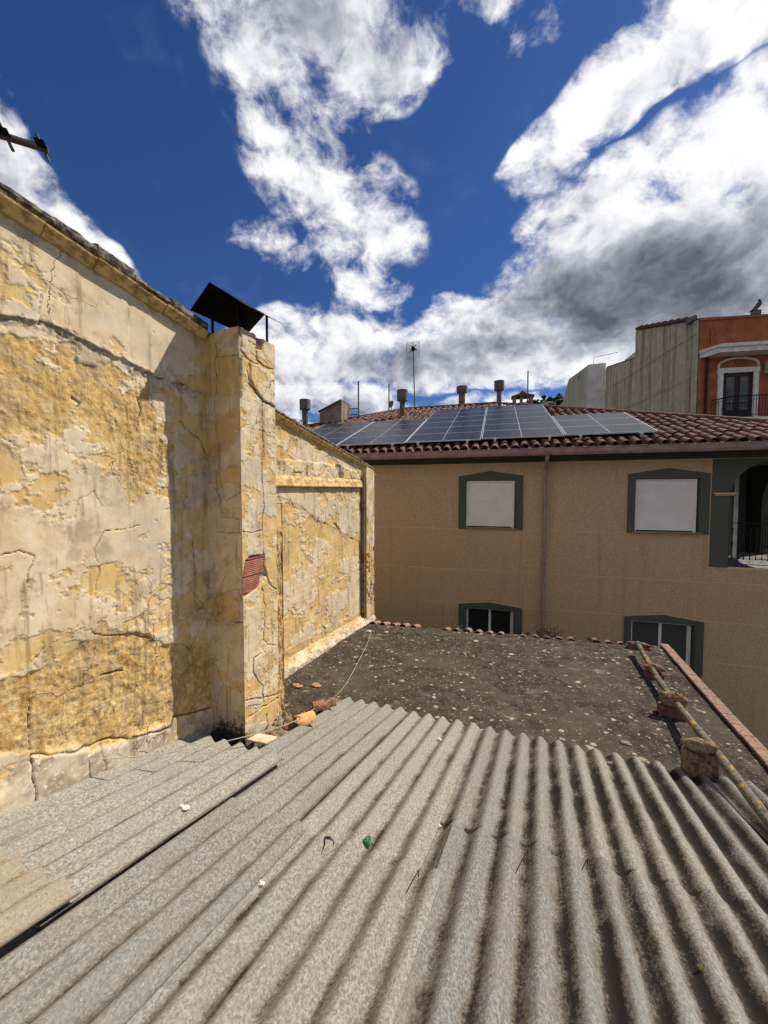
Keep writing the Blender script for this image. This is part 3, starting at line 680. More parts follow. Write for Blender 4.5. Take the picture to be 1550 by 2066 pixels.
# ribbed hollow bricks bared where the coat has fallen off
def brick_mesh(L, H, D, ribs):
    b = MB(); prof = [(0, 0)]
    for i in range(ribs):
        z0 = H * i / ribs; d = H / ribs
        prof += [(0.0, z0 + d * .12), (.004, z0 + d * .28), (.004, z0 + d * .72), (0, z0 + d * .88)]
    prof += [(0, H), (-D, H), (-D, 0)]
    path = [(np.array([0, y, 0.]), np.array([1., 0, 0]), np.array([0, 0, 1.])) for y in (0, L)]
    b.sweep(prof[::-1], path); return b.mesh('brick', MAT['brick'])
for (y, w0_, L_) in ((1166, .004, .31), (1199, .002, .24), (1233, .002, .10), (1133, .06, .25)):
    z0_ = float(hit(492, y, EC, CCH)[2]); inst(brick_mesh(L_, .145, .03, 8), 'brick', stack, frame(P(CCH - .014, W_CH0 + w0_ + .004, z0_), EC, EW, EZ))
bm2 = brick_mesh(.07, .098, .02, 5)
for (x, y) in ((515, 704), (481, 680)):
    inst(bm2, 'brick', stack, frame(hit(x, y, EC, CCH - .017), EC, EW, EZ))
m = MB(); m.blob(P(-2.72, W_CH0 - .02, -2.40), .15, .05, .10, 5, 16, 10, .3, (EC, EW, EZ)); m.blob(P(-2.86, W_CH0 - .03, -2.38), .1, .06, .10, 6, 12, 8, .3, (EC, EW, EZ))
m.build('moss_clump', MAT['moss'], stack, smooth='all')
# chimney cap: two bent sheets on thin legs
cap = thing('chimney_cap', P(-2.77, 3.1, Z_CH), None, None); cap.parent = house; cap.location = Vector(P(-2.77, 3.1, Z_CH)) - WO[house.name]
rz, rc = 1.885, -2.77; w0, w1 = 2.715, 3.455
sl_ = .69
m = MB(); m.prism([P(rc, w0, rz), P(rc, w1, rz + .02), P(rc - .30, w1 + .06, rz - .30 * .42), P(rc - .30, w0 + .06, rz - .30 * .55)], EZ * .004); m.build('cap_sheet', MAT['black'], cap)
m = MB(); m.prism([P(rc, w0 + .12, rz + .004), P(rc, w1, rz + .024), P(rc + .33, w1 - .11, rz + .004 - .33 * sl_ + .05), P(rc + .33, w0 + .05, rz + .004 - .33 * sl_)], EZ * .004); m.build('cap_sheet', MAT['black'], cap)
for (c, w, zt) in ((CCH - .05, W_CH0 + .05, 1.765), (CCH - .05, W_CH1 - .05, 1.822), (CA + .05, W_CH0 + .05, 1.80), (CA + .05, W_CH1 - .05, 1.82)):
    m = MB(); m.box(P(c - .009, w - .009, Z_CH - .03), EC * .018, EW * .018, EZ * (zt - Z_CH + .03)); m.build('leg', MAT['steel'] if 0 else MAT['black'], cap)
m = MB(); m.prism([P(CA - .05, 2.70, ztop(2.70) + .10), P(CA - .05, 3.4, ztop(3.4) + .10), P(CA - .35, 3.4, ztop(3.4) + .17), P(CA - .35, 2.70, ztop(2.7) + .17)], EZ * .006); m.build('flashing', MAT['black'], house)

# rough broken pier beside the chimney (end of an old wall)
def pier_feat(px, py, a, b):
    n2 = fbm(a * 14, b * 5, 441, 5, .6); n3 = fbm(a * 40, b * 16, 451, 4, .6); n1 = fbm(a * 3, b * 2, 461, 4)
    rg = sst(py, 1050, 1075)
    disp = rg * (.05 * (n2 - .5) + .03 * (n3 - .5)) - .01
    return disp, finish(px, py, .5 + (n1 - .62 - .1 * rg) * 4 + sst(py, 1340, 1400) * .6, rg, np.zeros_like(a), sst(.34 - n2, 0, .08) * rg)
zp = float((hit(565, 1015, EC, -2.86))[2])
pr = panel(P(-2.86, 0, 0), EW, EZ, EC, np.arange(W_CH1 - .01, 3.86, .008), lambda u: (np.full_like(u, -2.78), np.full_like(u, zp)), 420, pier_feat)
pf = panel(P(0, 3.852, 0), EC, EZ, EW, np.linspace(CB - .02, -2.86, 30), lambda u: (np.full_like(u, -2.78), np.full_like(u, zp)), 60, plain_feat(471, .6), flip=True)
pt = panel(P(0, 0, zp), EW, EC, EZ, np.linspace(W_CH1 - .01, 3.852, 10), lambda u: (np.full_like(u, CB - .02), np.full_like(u, -2.865)), 20, plain_feat(481, .6), flip=True)
X, Q, A = join_panels([pr, pf, pt]); grid_mesh('broken_pier', X, Q, A, MAT['plaster'], house)

# far, set-back wall
def wall_b_features(px, py, a, b):
    fx = px + 5 * (fbm(a * 9, b * 9, 512, 4) - .5); fy = py + 6 * (fbm(a * 9, b * 9, 513, 4) - .5)
    n1 = fbm(a * 2.2, b * 3.4, 531, 6, .62); n2 = fbm(a * 9, b * 9, 541, 5, .6); n3 = fbm(a * 22, b * 22, 551, 4, .6)
    paint = .5 + (n1 * .75 + n2 * .25 - np.interp(py, [820, 960, 1000, 1060, 1120, 1250, 1300, 1350], [.45, .45, .44, .48, .46, .45, .5, .5])) * 5
    # thick upper coat ends along a ragged diagonal
    yd = np.interp(fx, [560, 612, 640, 665, 690, 725], [1000, 1025, 1050, 1060, 1075, 1092]); over = sst(yd - fy, -2, 2) * sst(fy, 985, 990)
    paint = paint - (sst(fy - yd, 0, 8) * sst(yd + 45 - fy, 0, 25)) * .7 + over * .25
    row = np.floor((b + 9) / .085); bx = (a + (row % 2) * .14) / .28; jb = np.maximum(sst(np.abs(((b + 9) / .085) % 1 - .5), .42, .5), sst(np.abs(bx % 1 - .5), .47, .5))
    jb = jb * sst(fy, 1060, 1110)
    CR = [([(618, 968), (616, 955), (619, 940)], 1.6), ([(594, 953), (612, 953)], 1.0), ([(640, 1045), (640, 1060)], 1.0), ([(675, 1055), (682, 1068)], 1.6), ([(612, 1010), (612, 985), (606, 975)], .9), ([(655, 1270), (652, 1262)], 1.5)]
    crack = np.zeros_like(px)
    for pts, wd in CR:
        d = seg_dist(fx, fy, pts); crack = np.maximum(crack, 1 - sst(d, wd * .3, wd * 1.1))
    lost = in_poly(fx, fy, [(676, 938), (687, 938), (690, 966), (684, 966)], 1.0)
    plate = in_poly(fx, fy, [(562, 925), (675, 938), (676, 968), (562, 969)], 1.5) * .02 + in_poly(fx, fy, [(690, 940), (724, 955), (724, 967), (692, 967)], 1.5) * .02
    fil = sst(py, np.interp(px, [590, 750], [1305, 1225]) - 4, np.interp(px, [590, 750], [1305, 1225]) + 4)
    disp = .005 * (n2 - .5) + .009 * sst(paint + .7 * (n3 - .5), .46, .56) + over * .009 - jb * .004 - crack * .02 - lost * .03 + plate
    paint = np.where(fil > .5, .1 + n2 * .3, paint)
    return disp, finish(px, py, paint, n2 * .3 + fil * .4, lost * .6, crack)
us = np.arange(3.3, W_END - .05, .0125)
wb = panel(P(CB, 0, 0), EW, EZ, EC, us, lambda u: (np.full_like(u, -3.05), ztop(u) - .02), 330, wall_b_features)
grid_mesh('far_wall', *wb, MAT['plaster'], house)
# yellow mortar fillet along its foot
FT = math.radians(2)
def zdark(w): return -2.69 - math.tan(FT) * (w - 4.41)
def fil_feat(px, py, a, b):
    n2 = fbm(a * 9, b * 12, 561, 5); n1 = fbm(a * 3, b * 5, 571, 4)
    return .03 * (n2 - .5), finish(px, py, .5 + (n2 - .55) * 3, .6 + 0 * a, sst(b + .35 * (n2 - .5), .22, .05) * .8, 0 * a, sst(b + .2 * (n1 - .5), .12, .0) * .55)
us = np.arange(3.86, W_END, .02); NFi = (EC * .80 + EZ * .6)
fo = np.stack([P(CB + .16, u, zdark(u) - .01) for u in us]); fu = np.stack([P(CB + .02, u, zdark(u) + .19) for u in us]); nv = 18; t = np.linspace(0, 1, nv)
X = fo[:, None, :] * (1 - t)[None, :, None] + fu[:, None, :] * t[None, :, None]; A_ = np.repeat(us[:, None], nv, 1); B_ = np.repeat(t[None] * .28, len(us), 0)
px, py = proj(X); d, at = fil_feat(px, py, A_, B_); X = X + d[..., None] * NFi
grid_mesh('mortar_fillet', X.reshape(-1, 3), quads_of(len(us), nv), {k: v.ravel() for k, v in at.items()}, MAT['plaster'], house)
# corner post at the far end with a channel before it
m_c = []
def post_feat(px, py, a, b):
    n1 = fbm(a * 4, b * 3, 601, 5, .6); n2 = fbm(a * 18, b * 9, 611, 5, .6); ch = sst(np.abs(py - 1160) * -1 + 60 + 40 * (n2 - .5), 0, 10) * sst(n2, .5, .56)
    return -.03 * ch + .01 * (n2 - .5), finish(px, py, .5 + (n1 - .52) * 4.5, n2 * .5, 0 * a, ch * .8)
lf = panel(P(CB + .10, 0, 0), EW, EZ, EC, np.linspace(W_END - .42, W_END, 34), lambda u: (np.full_like(u, -3.0), ztop(u) - .03), 240, post_feat)
ls = panel(P(0, W_END - .42, 0), EC, EZ, -EW, np.linspace(CB - .05, CB + .10, 12), lambda u: (np.full_like(u, -3.0), np.full_like(u, ztop(W_END - .42) - .03)), 120, plain_feat(621, .6))
le = panel(P(0, W_END, 0), EC, EZ, EW, np.linspace(CB - 5, CB + .10, 40), lambda u: (np.full_like(u, GROUND), np.full_like(u, ztop(W_END) - .03)), 60, plain_feat(631, .5), flip=True)
X, Q, A = join_panels([lf, ls, le]); grid_mesh('corner_post', X, Q, A, MAT['plaster'], house)
m = MB(); m.tube([P(CB + .05, W_END - .50, zdark(7.6) + .05), P(CB + .05, W_END - .50, .36)], .042, 10); m.build('drainpipe', MAT['pier'], house, smooth=True)
# yellow moulding strip on the far wall, in pieces
prof = [(0, 0), (.06, 0), (.085, .012), (.085, .035), (.066, .045), (.056, .12), (.03, .165), (0, .18)]
for wa, wb_ in ((3.40, 5.6), (5.606, 7.02), (7.026, W_END - .56)):
    m = MB(); z_of = lambda w: .115 + .012 * (w - 4.7)
    m.sweep(prof[::-1], [(P(CB, w, z_of(w)), EC, EZ) for w in (wa, wb_)]); m.build('wall_moulding', MAT['moulding'], house)
# house body behind the plaster
m = MB()
def body(w0, w1, c1):
    m.prism([P(c1, w0, GROUND), P(c1, w1, GROUND), P(c1, w1, ztop(w1) - .06), P(c1, w0, ztop(w0) - .06)], EC * (-6.5 - c1))
body(-1.6, 3.36, CA - .06); body(3.36, W_END - .02, CB - .06); m.build('core_wall', MAT['rawwall'], house)
# verge: moulding pieces, mortar and tiles along the sloping edge
SV = math.atan(.16); RV = EW * math.cos(SV) - EZ * math.sin(SV); NV = EW * math.sin(SV) + EZ * math.cos(SV)
vprof = [(0, -.062), (.028, -.062), (.040, -.048), (.058, -.040), (.062, -.022), (.084, -.012), (.088, 0), (0, 0)]
def verge(c0, wlist, wprof_scale=1):
    for i in range(len(wlist) - 1):
        a, b = wlist[i], wlist[i + 1] - .007; jz = random.uniform(-.006, .006); jc = random.uniform(-.006, .006)
        m = MB(); m.sweep([(x * wprof_scale, y) for x, y in vprof][::-1], [(P(c0 + jc, w, ztop(w) + jz), EC, EZ) for w in (a, b)]); m.build('verge_moulding', MAT['moulding'], house)
verge(CA, [-1.6, -.9, -.2, .5, 1.05, 1.55, 1.86, 2.15, 2.40, 2.62, 2.84])
verge(CB, [3.36, 4.4, 5.1, 5.9, 6.6, 7.3, W_END + .02])
def lumpy(name, c0, c1, wa, wb, h0, h1, seed, mat):
    """mortar course with an uneven face and top"""
    nw = max(4, int((wb - wa) / .018)); prof_n = 12; ws = np.linspace(wa, wb, nw); X = np.zeros((nw, prof_n, 3))
    pr_ = [(c0 - .10, h0), (c1 - .01, h0), (c1, h0 + .015), (c1 + .004, (h0 + h1) / 2 - .01), (c1, (h0 + h1) / 2 + .012), (c1 - .006, h1 - .012), (c1 - .03, h1), (c0 + .01, h1 + .01), (c0 - .04, h1 + .016), (c0 - .08, h1 + .012), (c0 - .11, h1), (c0 - .12, h0)]
    for j, (c, h) in enumerate(pr_):
        nz = .022 * (fbm(ws * 14, np.full(nw, j * .8), seed, 4, .65) - .5); nh = .022 * (fbm(ws * 10, np.full(nw, j * .5), seed + 50, 4, .6) - .5)
        for i, w in enumerate(ws): X[i, j] = P(c + nz[i], w, ztop(w) + h + (nh[i] if h > h0 else 0))
    Q = quads_of(nw, prof_n); 
    cl = np.stack([np.arange(nw - 1) * prof_n + prof_n - 1, np.arange(1, nw) * prof_n + prof_n - 1, np.arange(1, nw) * prof_n, np.arange(nw - 1) * prof_n], 1)
    k = (nw - 1) * prof_n
    caps = np.array([[0, 1, 2, 11], [2, 3, 10, 11], [3, 4, 9, 10], [4, 5, 8, 9], [5, 6, 7, 8], [k + 11, k + 2, k + 1, k], [k + 11, k + 10, k + 3, k + 2], [k + 10, k + 9, k + 4, k + 3], [k + 9, k + 8, k + 5, k + 4], [k + 8, k + 7, k + 6, k + 5]])
    grid_mesh(name, X.reshape(-1, 3), np.concatenate([Q, cl, caps]), {}, mat, house, smooth=False)
ws_ = [-1.6, -1.1, -.6, -.1, .4, .9, 1.28, 1.60, 1.85, 2.12, 2.44, 2.82]
for i in range(len(ws_) - 1): lumpy('verge_mortar', CA, CA + .090, ws_[i] + .002, ws_[i + 1] - .002, .003, .066 + .017 * (i % 3), 700 + i, MAT['coping'])
ws_ = [3.37, 4.3, 5.0, 5.6, 6.2, 6.9, 7.5, W_END + .06]
for i in range(len(ws_) - 1): lumpy('verge_mortar', CB, CB + .085, ws_[i] + .002, ws_[i + 1] - .002, .003, .055 + .015 * (i % 2), 730 + i, MAT['coping'])
def barrel(L, r0, r1, th=.012, n=9, arc=math.pi):
    """half-round tile lying along +y, crown up; r0 at y=0 and r1 at y=L"""
    b = MB(); vs = []
    for (y, r) in ((0, r0), (L, r1)):
        for rr in (r, r - th):
            for k in range(n):
                a = math.pi / 2 - arc / 2 + arc * k / (n - 1); vs.append((rr * math.cos(a), y, rr * math.sin(a)))
    fs = []
    o = lambda e, s_, k: (e * 2 + s_) * n + k
    for k in range(n - 1):
        fs += [(o(0, 0, k), o(1, 0, k), o(1, 0, k + 1), o(0, 0, k + 1)), (o(0, 1, k), o(0, 1, k + 1), o(1, 1, k + 1), o(1, 1, k)),
               (o(0, 0, k), o(0, 0, k + 1), o(0, 1, k + 1), o(0, 1, k)), (o(1, 0, k), o(1, 1, k), o(1, 1, k + 1), o(1, 0, k + 1))]
    fs += [(o(0, 0, 0), o(0, 1, 0), o(1, 1, 0), o(1, 0, 0)), (o(0, 0, n - 1), o(1, 0, n - 1), o(1, 1, n - 1), o(0, 1, n - 1))]
    return b.add(vs, fs)
vt = barrel(.42, .085, .07).mesh('verge_tile', MAT['tile'], smooth=True)
def flip_frame(o, along, up):
    y = np.asarray(along); z = np.asarray(up); x = np.cross(y, z); return frame(o, x, y, z)
for c0, wA, wB in ((CA, -1.6, 2.6), (CB, 3.5, 7.9)):
    w = wA
    while w < wB:
        jj = random.uniform(-.012, .012); inst(vt, 'verge_tile', house, flip_frame(P(c0 - .03 + jj, w, ztop(w) + .022), RV, NV)); w += .33
# the roof behind the verge, tiles in rows
m = MB(); m.prism([P(CA - .05, -1.6, ztop(-1.6) + .0), P(CA - .05, 3.3, ztop(3.3)), P(-6.6, 3.3, ztop(3.3)), P(-6.6, -1.6, ztop(-1.6))], NV * .05)
m.prism([P(CB - .05, 3.32, ztop(3.32) + .0), P(CB - .05, W_END, ztop(W_END)), P(-6.6, W_END, ztop(W_END)), P(-6.6, 3.32, ztop(3.32))], NV * .05)
m.build('roof_slab', MAT['soffit'], house)
b = MB(); rt = random.Random(2)
tv = np.array(barrel(.42, .085, .07, n=6).v); tf = barrel(.42, .085, .07, n=6).f
for ci in range(1, 15):
    c0 = -2.98 - .22 * ci; w = -1.55 if c0 > CB - .1 else -1.55
    while w < W_END - .4:
        if not (c0 > CB - .05 and w > 2.9):
            x = np.cross(RV, NV); o_ = P(c0, w, ztop(w) + .07)
            b.add([o_ + x * v[0] + RV * v[1] + NV * (v[2] + .012) for v in tv], tf)
        w += .33
o = b.build('roof_tiles', MAT['tile'], house, smooth=True); tag(o, kind='stuff')
m = MB(); m.bbox(P(CB + .0, W_END - .02, ztop(W_END) - .135), EC * .10, EW * .16, EZ * .05); m.build('eave_brick', MAT['brick'], house)
m = MB(); m.bbox(P(CB - .02, 3.50, .105), EC * .05, EW * .32, -EZ * .05); m.build('lintel_stub', MAT['brick'], house)

# ================================================================== LOW OUTBUILDING: corrugated sheets and flat roof
shed = thing('outbuilding', P(0, 3, GROUND), 'low outbuilding roofed with grey corrugated sheets and a lichen-spotted flat roof', 'outbuilding')
K0 = .15; AMP = .0285
def wave(k): return AMP * (1 + np.cos(2 * np.pi * (k - K0)))
def sheet(ka, kb, sa, sb, lift_a=0., lift_b=.020, lift_near=0., lift_far=.0, base=0., amp=1., tint=0., seed=0, kjit=0., slip=0., lap_s=None):
    nk = int((kb - ka) * 14) + 2; ns = max(8, int((sb - sa) / .05)); ks = np.linspace(ka, kb, nk); ss_ = np.linspace(sa, sb, ns); TH = .009
    Kk, Ss = np.meshgrid(ks, ss_, indexing='ij')
    edge = .034 * (fbm(ks * 1.2, ks * 0 + seed, seed, 4) - .5); Ss = Ss + ((Ss - sa) / (sb - sa) * edge[:, None] + slip * (Kk - ka) * ((Ss - sa) / (sb - sa)))
    kk = Kk + .02 * (fbm(Ss * .8, Kk * .3, seed + 3, 3) - .5) + kjit
    h = base + wave(Kk) * amp + .002 * (fbm(Kk * 4, Ss * 5, seed + 5, 4) - .5) + lift_a + (lift_b - lift_a) * (Kk - ka) / (kb - ka) + lift_near + (lift_far - lift_near) * (Ss - sa) / (sb - sa)
    X = EC * (kk * WL)[..., None] + RR * Ss[..., None] + RN * (h - ROOF_H)[..., None]; Xb = X - RN * TH
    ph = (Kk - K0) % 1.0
    val = .5 - .5 * np.cos(2 * np.pi * (ph - .10)); mossy = sst(Kk, -9, 6)  # peak moved towards the left flanks, so their shade is coloured in with the dirt
    top = X.reshape(-1, 3); bot = Xb.reshape(-1, 3); Nn = len(top)
    q = [quads_of(nk, ns), quads_of(nk, ns, Nn, True)]
    def rim(idx, rev):
        a, b_ = idx[:-1], idx[1:]; r = np.stack([a, a + Nn, b_ + Nn, b_], 1); return r[:, ::-1] if rev else r
    I = np.arange(Nn).reshape(nk, ns)
    q += [rim(I[:, 0], False), rim(I[:, -1], True), rim(I[0, :], True), rim(I[-1, :], False)]
    at = dict(trough_dirt_shade=np.concatenate([val.ravel()] * 2), mossy=np.concatenate([mossy.ravel()] * 2), tint=np.full(2 * Nn, tint), tone=np.full(2 * Nn, (seed * .37 + .2) % 1.0), lap=np.concatenate([(np.zeros_like(Ss) if lap_s is None else np.exp(-np.abs(Ss - lap_s - .012) / .022) * (Ss > lap_s - .02)).ravel()] * 2))
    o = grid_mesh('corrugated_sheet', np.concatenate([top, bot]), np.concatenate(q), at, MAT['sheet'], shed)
    try: o.data.set_sharp_from_angle(angle=math.radians(50))
    except Exception: pass
    return o
S_END = 4.87
# lower (far) row, then the near row lapping over it
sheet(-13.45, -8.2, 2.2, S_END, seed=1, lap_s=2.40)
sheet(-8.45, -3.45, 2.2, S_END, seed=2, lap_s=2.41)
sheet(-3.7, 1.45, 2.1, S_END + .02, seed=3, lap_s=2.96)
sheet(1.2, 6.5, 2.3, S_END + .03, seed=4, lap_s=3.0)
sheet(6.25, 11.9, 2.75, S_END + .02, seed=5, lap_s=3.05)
NL = dict(lift_near=.002, lift_far=.024)
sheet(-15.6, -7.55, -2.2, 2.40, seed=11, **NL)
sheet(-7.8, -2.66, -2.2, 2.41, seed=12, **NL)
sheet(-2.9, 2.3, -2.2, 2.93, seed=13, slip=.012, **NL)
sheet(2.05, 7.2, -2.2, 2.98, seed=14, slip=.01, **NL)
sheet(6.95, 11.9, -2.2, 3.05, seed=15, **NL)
# short flat-waved sheets laid over them along the wall
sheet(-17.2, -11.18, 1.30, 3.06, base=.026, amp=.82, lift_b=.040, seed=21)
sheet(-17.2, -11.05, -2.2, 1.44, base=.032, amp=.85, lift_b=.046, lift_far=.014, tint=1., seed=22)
# wire hooks that hold the laps
for (x, y, x2, y2) in ((1065, 1718, 1032, 1780), (1140, 1728, 1141, 1742), (1186, 1736, 1166, 1775), (1197, 1756, 1208, 1778), (845, 1760, 815, 1812)):
    a = hit(x, y, RN, -1.63); b = hit(x2, y2, RN, -1.655)
    m = MB(); m.tube([a - RN * .02, a + RN * .012, a * .35 + b * .65 + RN * .008, b + RN * .002], .0028, 6); m.build('wire_hook', MAT['bwire'], shed)
# flat roof beyond
us = np.linspace(-3.62, 2.14, 150); wsd = np.linspace(3.6, 8.45, 130); U, W_ = np.meshgrid(us, wsd, indexing='ij')
wfar = 7.72 + (U + 3.4) / 5.2 * .82; Wm = 3.6 + (W_ - 3.6) / (8.45 - 3.6) * (wfar - 3.6)
H = -2.69 - math.tan(FT) * (Wm - 4.41) + .030 * (fbm(U * 1.1, Wm * 1.1, 801, 4) - .5) + .012 * (fbm(U * 7, Wm * 7, 811, 4) - .5)
X = EC * U[..., None] + EW * Wm[..., None] + EZ * H[..., None]
grid_mesh('flat_roof', X.reshape(-1, 3), quads_of(150, 130), {}, MAT['dark'], shed)
m = MB(); m.prism([P(-3.58, 3.6, -2.86), P(2.10, 3.6, -2.86), P(2.10, 8.45, -3.02), P(-3.58, 7.62, -2.99)], -EZ * .16); m.build('roof_slab', MAT['mortar'], shed)
m = MB(); m.prism([P(-2.9, -2.3, GROUND), P(2.06, -2.3, GROUND), P(2.06, 4.0, GROUND), P(-2.9, 4.0, GROUND)], EZ * .01)
m.prism([P(2.0, -2.3, GROUND), P(2.0, 8.2, GROUND), P(2.0, 8.2, -3.0), P(2.0, 4.4, -2.95), P(2.0, -2.3, -1.36)], EC * -.2)
m.prism([P(-3.4, 7.35, GROUND), P(2.0, 8.2, GROUND), P(2.0, 8.2, -3.02), P(-3.4, 7.35, -3.02)], EW * -.2)
m.prism([P(-2.9, -2.3, GROUND), P(2.0, -2.3, GROUND), P(2.0, -2.3, -1.40), P(-2.9, -2.3, -1.40)], EW * .2)
m.build('wall', MAT['rawwall'], shed)
# eave tiles showing past its far edge
et = barrel(.34, .088, .075, n=10).mesh('eave_tile', MAT['edge_tile'], smooth=True)
nt = 25
for i in range(nt):
    if i in (5, 6, 13, 19): continue
    c0 = -3.35 + i * .218; wf = 7.72 + (c0 + 3.4) / 5.2 * .82
    inst(et, 'eave_tile', shed, flip_frame(P(c0, wf - .10 + random.uniform(-.02, .02), zdark(wf) - .032 + random.uniform(-.016, .014)), EW * math.cos(.2) - EZ * math.sin(.2), EW * math.sin(.2) + EZ * math.cos(.2)))
# thin bricks laid along its right-hand edge
w = 3.2; i = 0
while w < 8.5:
    L = random.uniform(.235, .25); m = MB(); z = zdark(max(w, 4.4)) if w > 4.4 else -2.69 + .0 * (4.4 - w)
    m.bbox(P(2.10 + random.uniform(-.006, .006), w, z + .012), EC * .135, EW * L - EZ * math.tan(FT) * L, EZ * .038, .006); m.build('edge_brick', MAT['edge_tile'], shed); w += L + .006; i += 1

# ================================================================== THINGS ON THE ROOFS
# long pipe on brick supports
pts = [hit(1287, 1300, EC, 1.60), hit(1331, 1376, EC, 1.585), hit(1391, 1452, EC, 1.57), hit(1441, 1512, EC, 1.565), hit(1550, 1655, EC, 1.56)]
dirv = pts[-1] - pts[-2]; pts.append(pts[-1] + dirv * 1.2); pts.append(pts[-1] + dirv * 1.5)
path = []
for a, b in zip(pts[:-1], pts[1:]):
    for t in np.linspace(0, 1, 9)[:-1]: path.append(a * (1 - t) + b * t)
path.append(pts[-1]); path = np.array(path)
for _ in range(4): path[1:-1] = (path[:-2] + path[1:-1] * 2 + path[2:]) / 4
nzz = [.041 + .0022 * math.sin(i * 1.7) + random.uniform(-.0012, .0012) for i in range(len(path))]
pipe = thing('roof_pipe', path[0], 'long lichen-covered grey pipe lying along the right edge of the roof', 'pipe')
m = MB(); m.tube(list(path), nzz, 14); m.build('tube', MAT['pipe'], pipe, smooth=True)
m = MB(); m.tube([path[0] - (path[1] - path[0]) * .05, path[0] + (path[1] - path[0]) * .25], .056, 14); m.build('end_collar', MAT['mortar'], pipe, smooth=True)
def support(name, x, y, label, h, wd, dp, brick=False, seed=0):
    """mortared block under the pipe; x,y: where its foot is seen"""
    nd = EW * math.sin(FT) + EZ * math.cos(FT); o = hit(x, y, nd, float(nd @ P(0, 4.41, -2.69)))
    t = thing(name, o, label, 'brick support', 'supports under the roof pipe')
    m = MB(); 
    if brick:
        bb = o - EC * wd / 2; m.bbox(bb, EC * wd, EW * dp, EZ * (h * .42), .008); m.build('brick', MAT['support_brick'], t)
        m = MB(); m.blob(o + EW * dp * .5 + EZ * h * .70, wd * .52, dp * .48, h * .36, seed, 18, 12, .16, (EC, EW, EZ)); m.build('mortar_cap', MAT['pier'], t, smooth='all')
    else:
        n_, mm = 10, 9; q = []
        m.bbox(o - EC * wd / 2 - EZ * .05, EC * wd, EW * dp, EZ * (h * .86), .018); m.build('block', MAT['pier'], t)
        m = MB(); m.blob(o + EW * dp * .5 + EZ * h * .86, wd * .54, dp * .55, h * .17, seed, 18, 12, .14, (EC, EW, EZ)); m.build('mortar_cap', MAT['pier'], t, smooth='all')
    return t
support('pipe_support', 1416, 1578, 'tall mossy brick block under the pipe, nearest support, at the corrugated edge', .36, .27, .13, seed=1)
support('pipe_support', 1362, 1450, 'second nearest pipe support, red brick capped with grey mortar', .27, .30, .16, True, 2)
support('pipe_support', 1322, 1370, 'small red brick support below the far half of the pipe', .19, .24, .13, True, 3)
support('pipe_support', 1290, 1312, 'lumpy mortar pad holding the far end of the pipe', .12, .36, .12, True, 4)

def on_roof(x, y, lift=0.0):
    """point on the corrugated surface seen at x,y"""
    h = .03
    for _ in range(12):
        X = hit(x, y, RN, -(ROOF_H - h)); h = .5 * h + .5 * (float(wave(np.array(X @ EC / WL))) + .012)
    return X + RN * lift
def on_flat(x, y, lift=0.):
    nd = EW * math.sin(FT) + EZ * math.cos(FT); return hit(x, y, nd, float(nd @ P(0, 4.41, -2.69))) + EZ * lift
def lump(name, o, r, label, mat, cat, seed, flat=.6, axes=(EC, EW, EZ), group=None, st=1.4):
    m = MB(); m.blob(o + EZ * r * flat * .7, r * st, r, r * flat, seed, 10, 7, .35, axes); return tag(m.build(name, mat, None, smooth=True), label, cat, group)
lump('plaster_lump', hit(372, 1634, RN, -1.605), .024, 'white plaster lump on the grey overlay sheet near the yellow wall', MAT['chip'], 'plaster lump', 1)
lump('plaster_lump', on_roof(525, 1788), .017, 'white plaster lump sitting on the seam between two corrugated sheets', MAT['chip'], 'plaster lump', 2, .8, st=1.1)
lump('plaster_lump', on_roof(888, 1495), .020, 'small white plaster bit near the far end of the corrugated sheets', MAT['chip'], 'plaster lump', 3, .7)
lump('plaster_lump', on_roof(885, 1667), .012, 'tiny cream chip in a trough right of the green glass', MAT['slab'], 'plaster chip', 4, .6)
lump('plaster_lump', on_roof(90, 1946), .008, 'tiny white chip on the corrugated sheet at lower left', MAT['chip'], 'plaster chip', 5, .5)
lump('plaster_lump', on_roof(1232, 1541), .018, 'grey stone at the upper end of the corrugation near the pipe', MAT['mortar'], 'stone', 6, .6)
lump('twig', on_roof(1425, 1960), .014, 'tiny brown twig bit on the corrugations at lower right', MAT['stem'], 'twig', 7, .4, st=2.)
lump('tile_shard', on_flat(600, 1385), .05, 'pinkish tile shard on the dark roof beside the chimney foot', MAT['rock'], 'tile shard', 8, .35)
lump('tile_shard', on_flat(637, 1384), .055, 'grey-pink tile shard right of the smaller shard by the chimney foot', MAT['rock'], 'tile shard', 9, .35)
lump('tile_shard', on_flat(1262, 1500), .03, 'dark flat shard on the lichen roof near the corrugated edge', MAT['mortar'], 'tile shard', 10, .3, st=1.8)
lump('plaster_lump', on_flat(745, 1275), .035, 'white plaster bit at the foot of the far yellow wall', MAT['chip'], 'plaster lump', 11, .5)
lump('glass_bauble', on_roof(741, 1703), .027, 'shiny green glass nugget on the corrugated roof', MAT['gglass'], 'glass', 12, .8, st=1.05)
m = MB(); pw = [on_roof(632, 1745, .006), on_roof(648, 1726, .012), on_roof(654, 1712, .02), on_roof(655, 1700, .03), on_roof(664, 1700, .03), on_roof(672, 1704, .02), on_roof(673, 1713, .01), on_roof(668, 1706, .012)]
m.tube(pw, .0042, 6); tag(m.build('bent_wire', MAT['bwire'], smooth=True), 'bent dark rusty wire lying left of the green glass', 'wire')
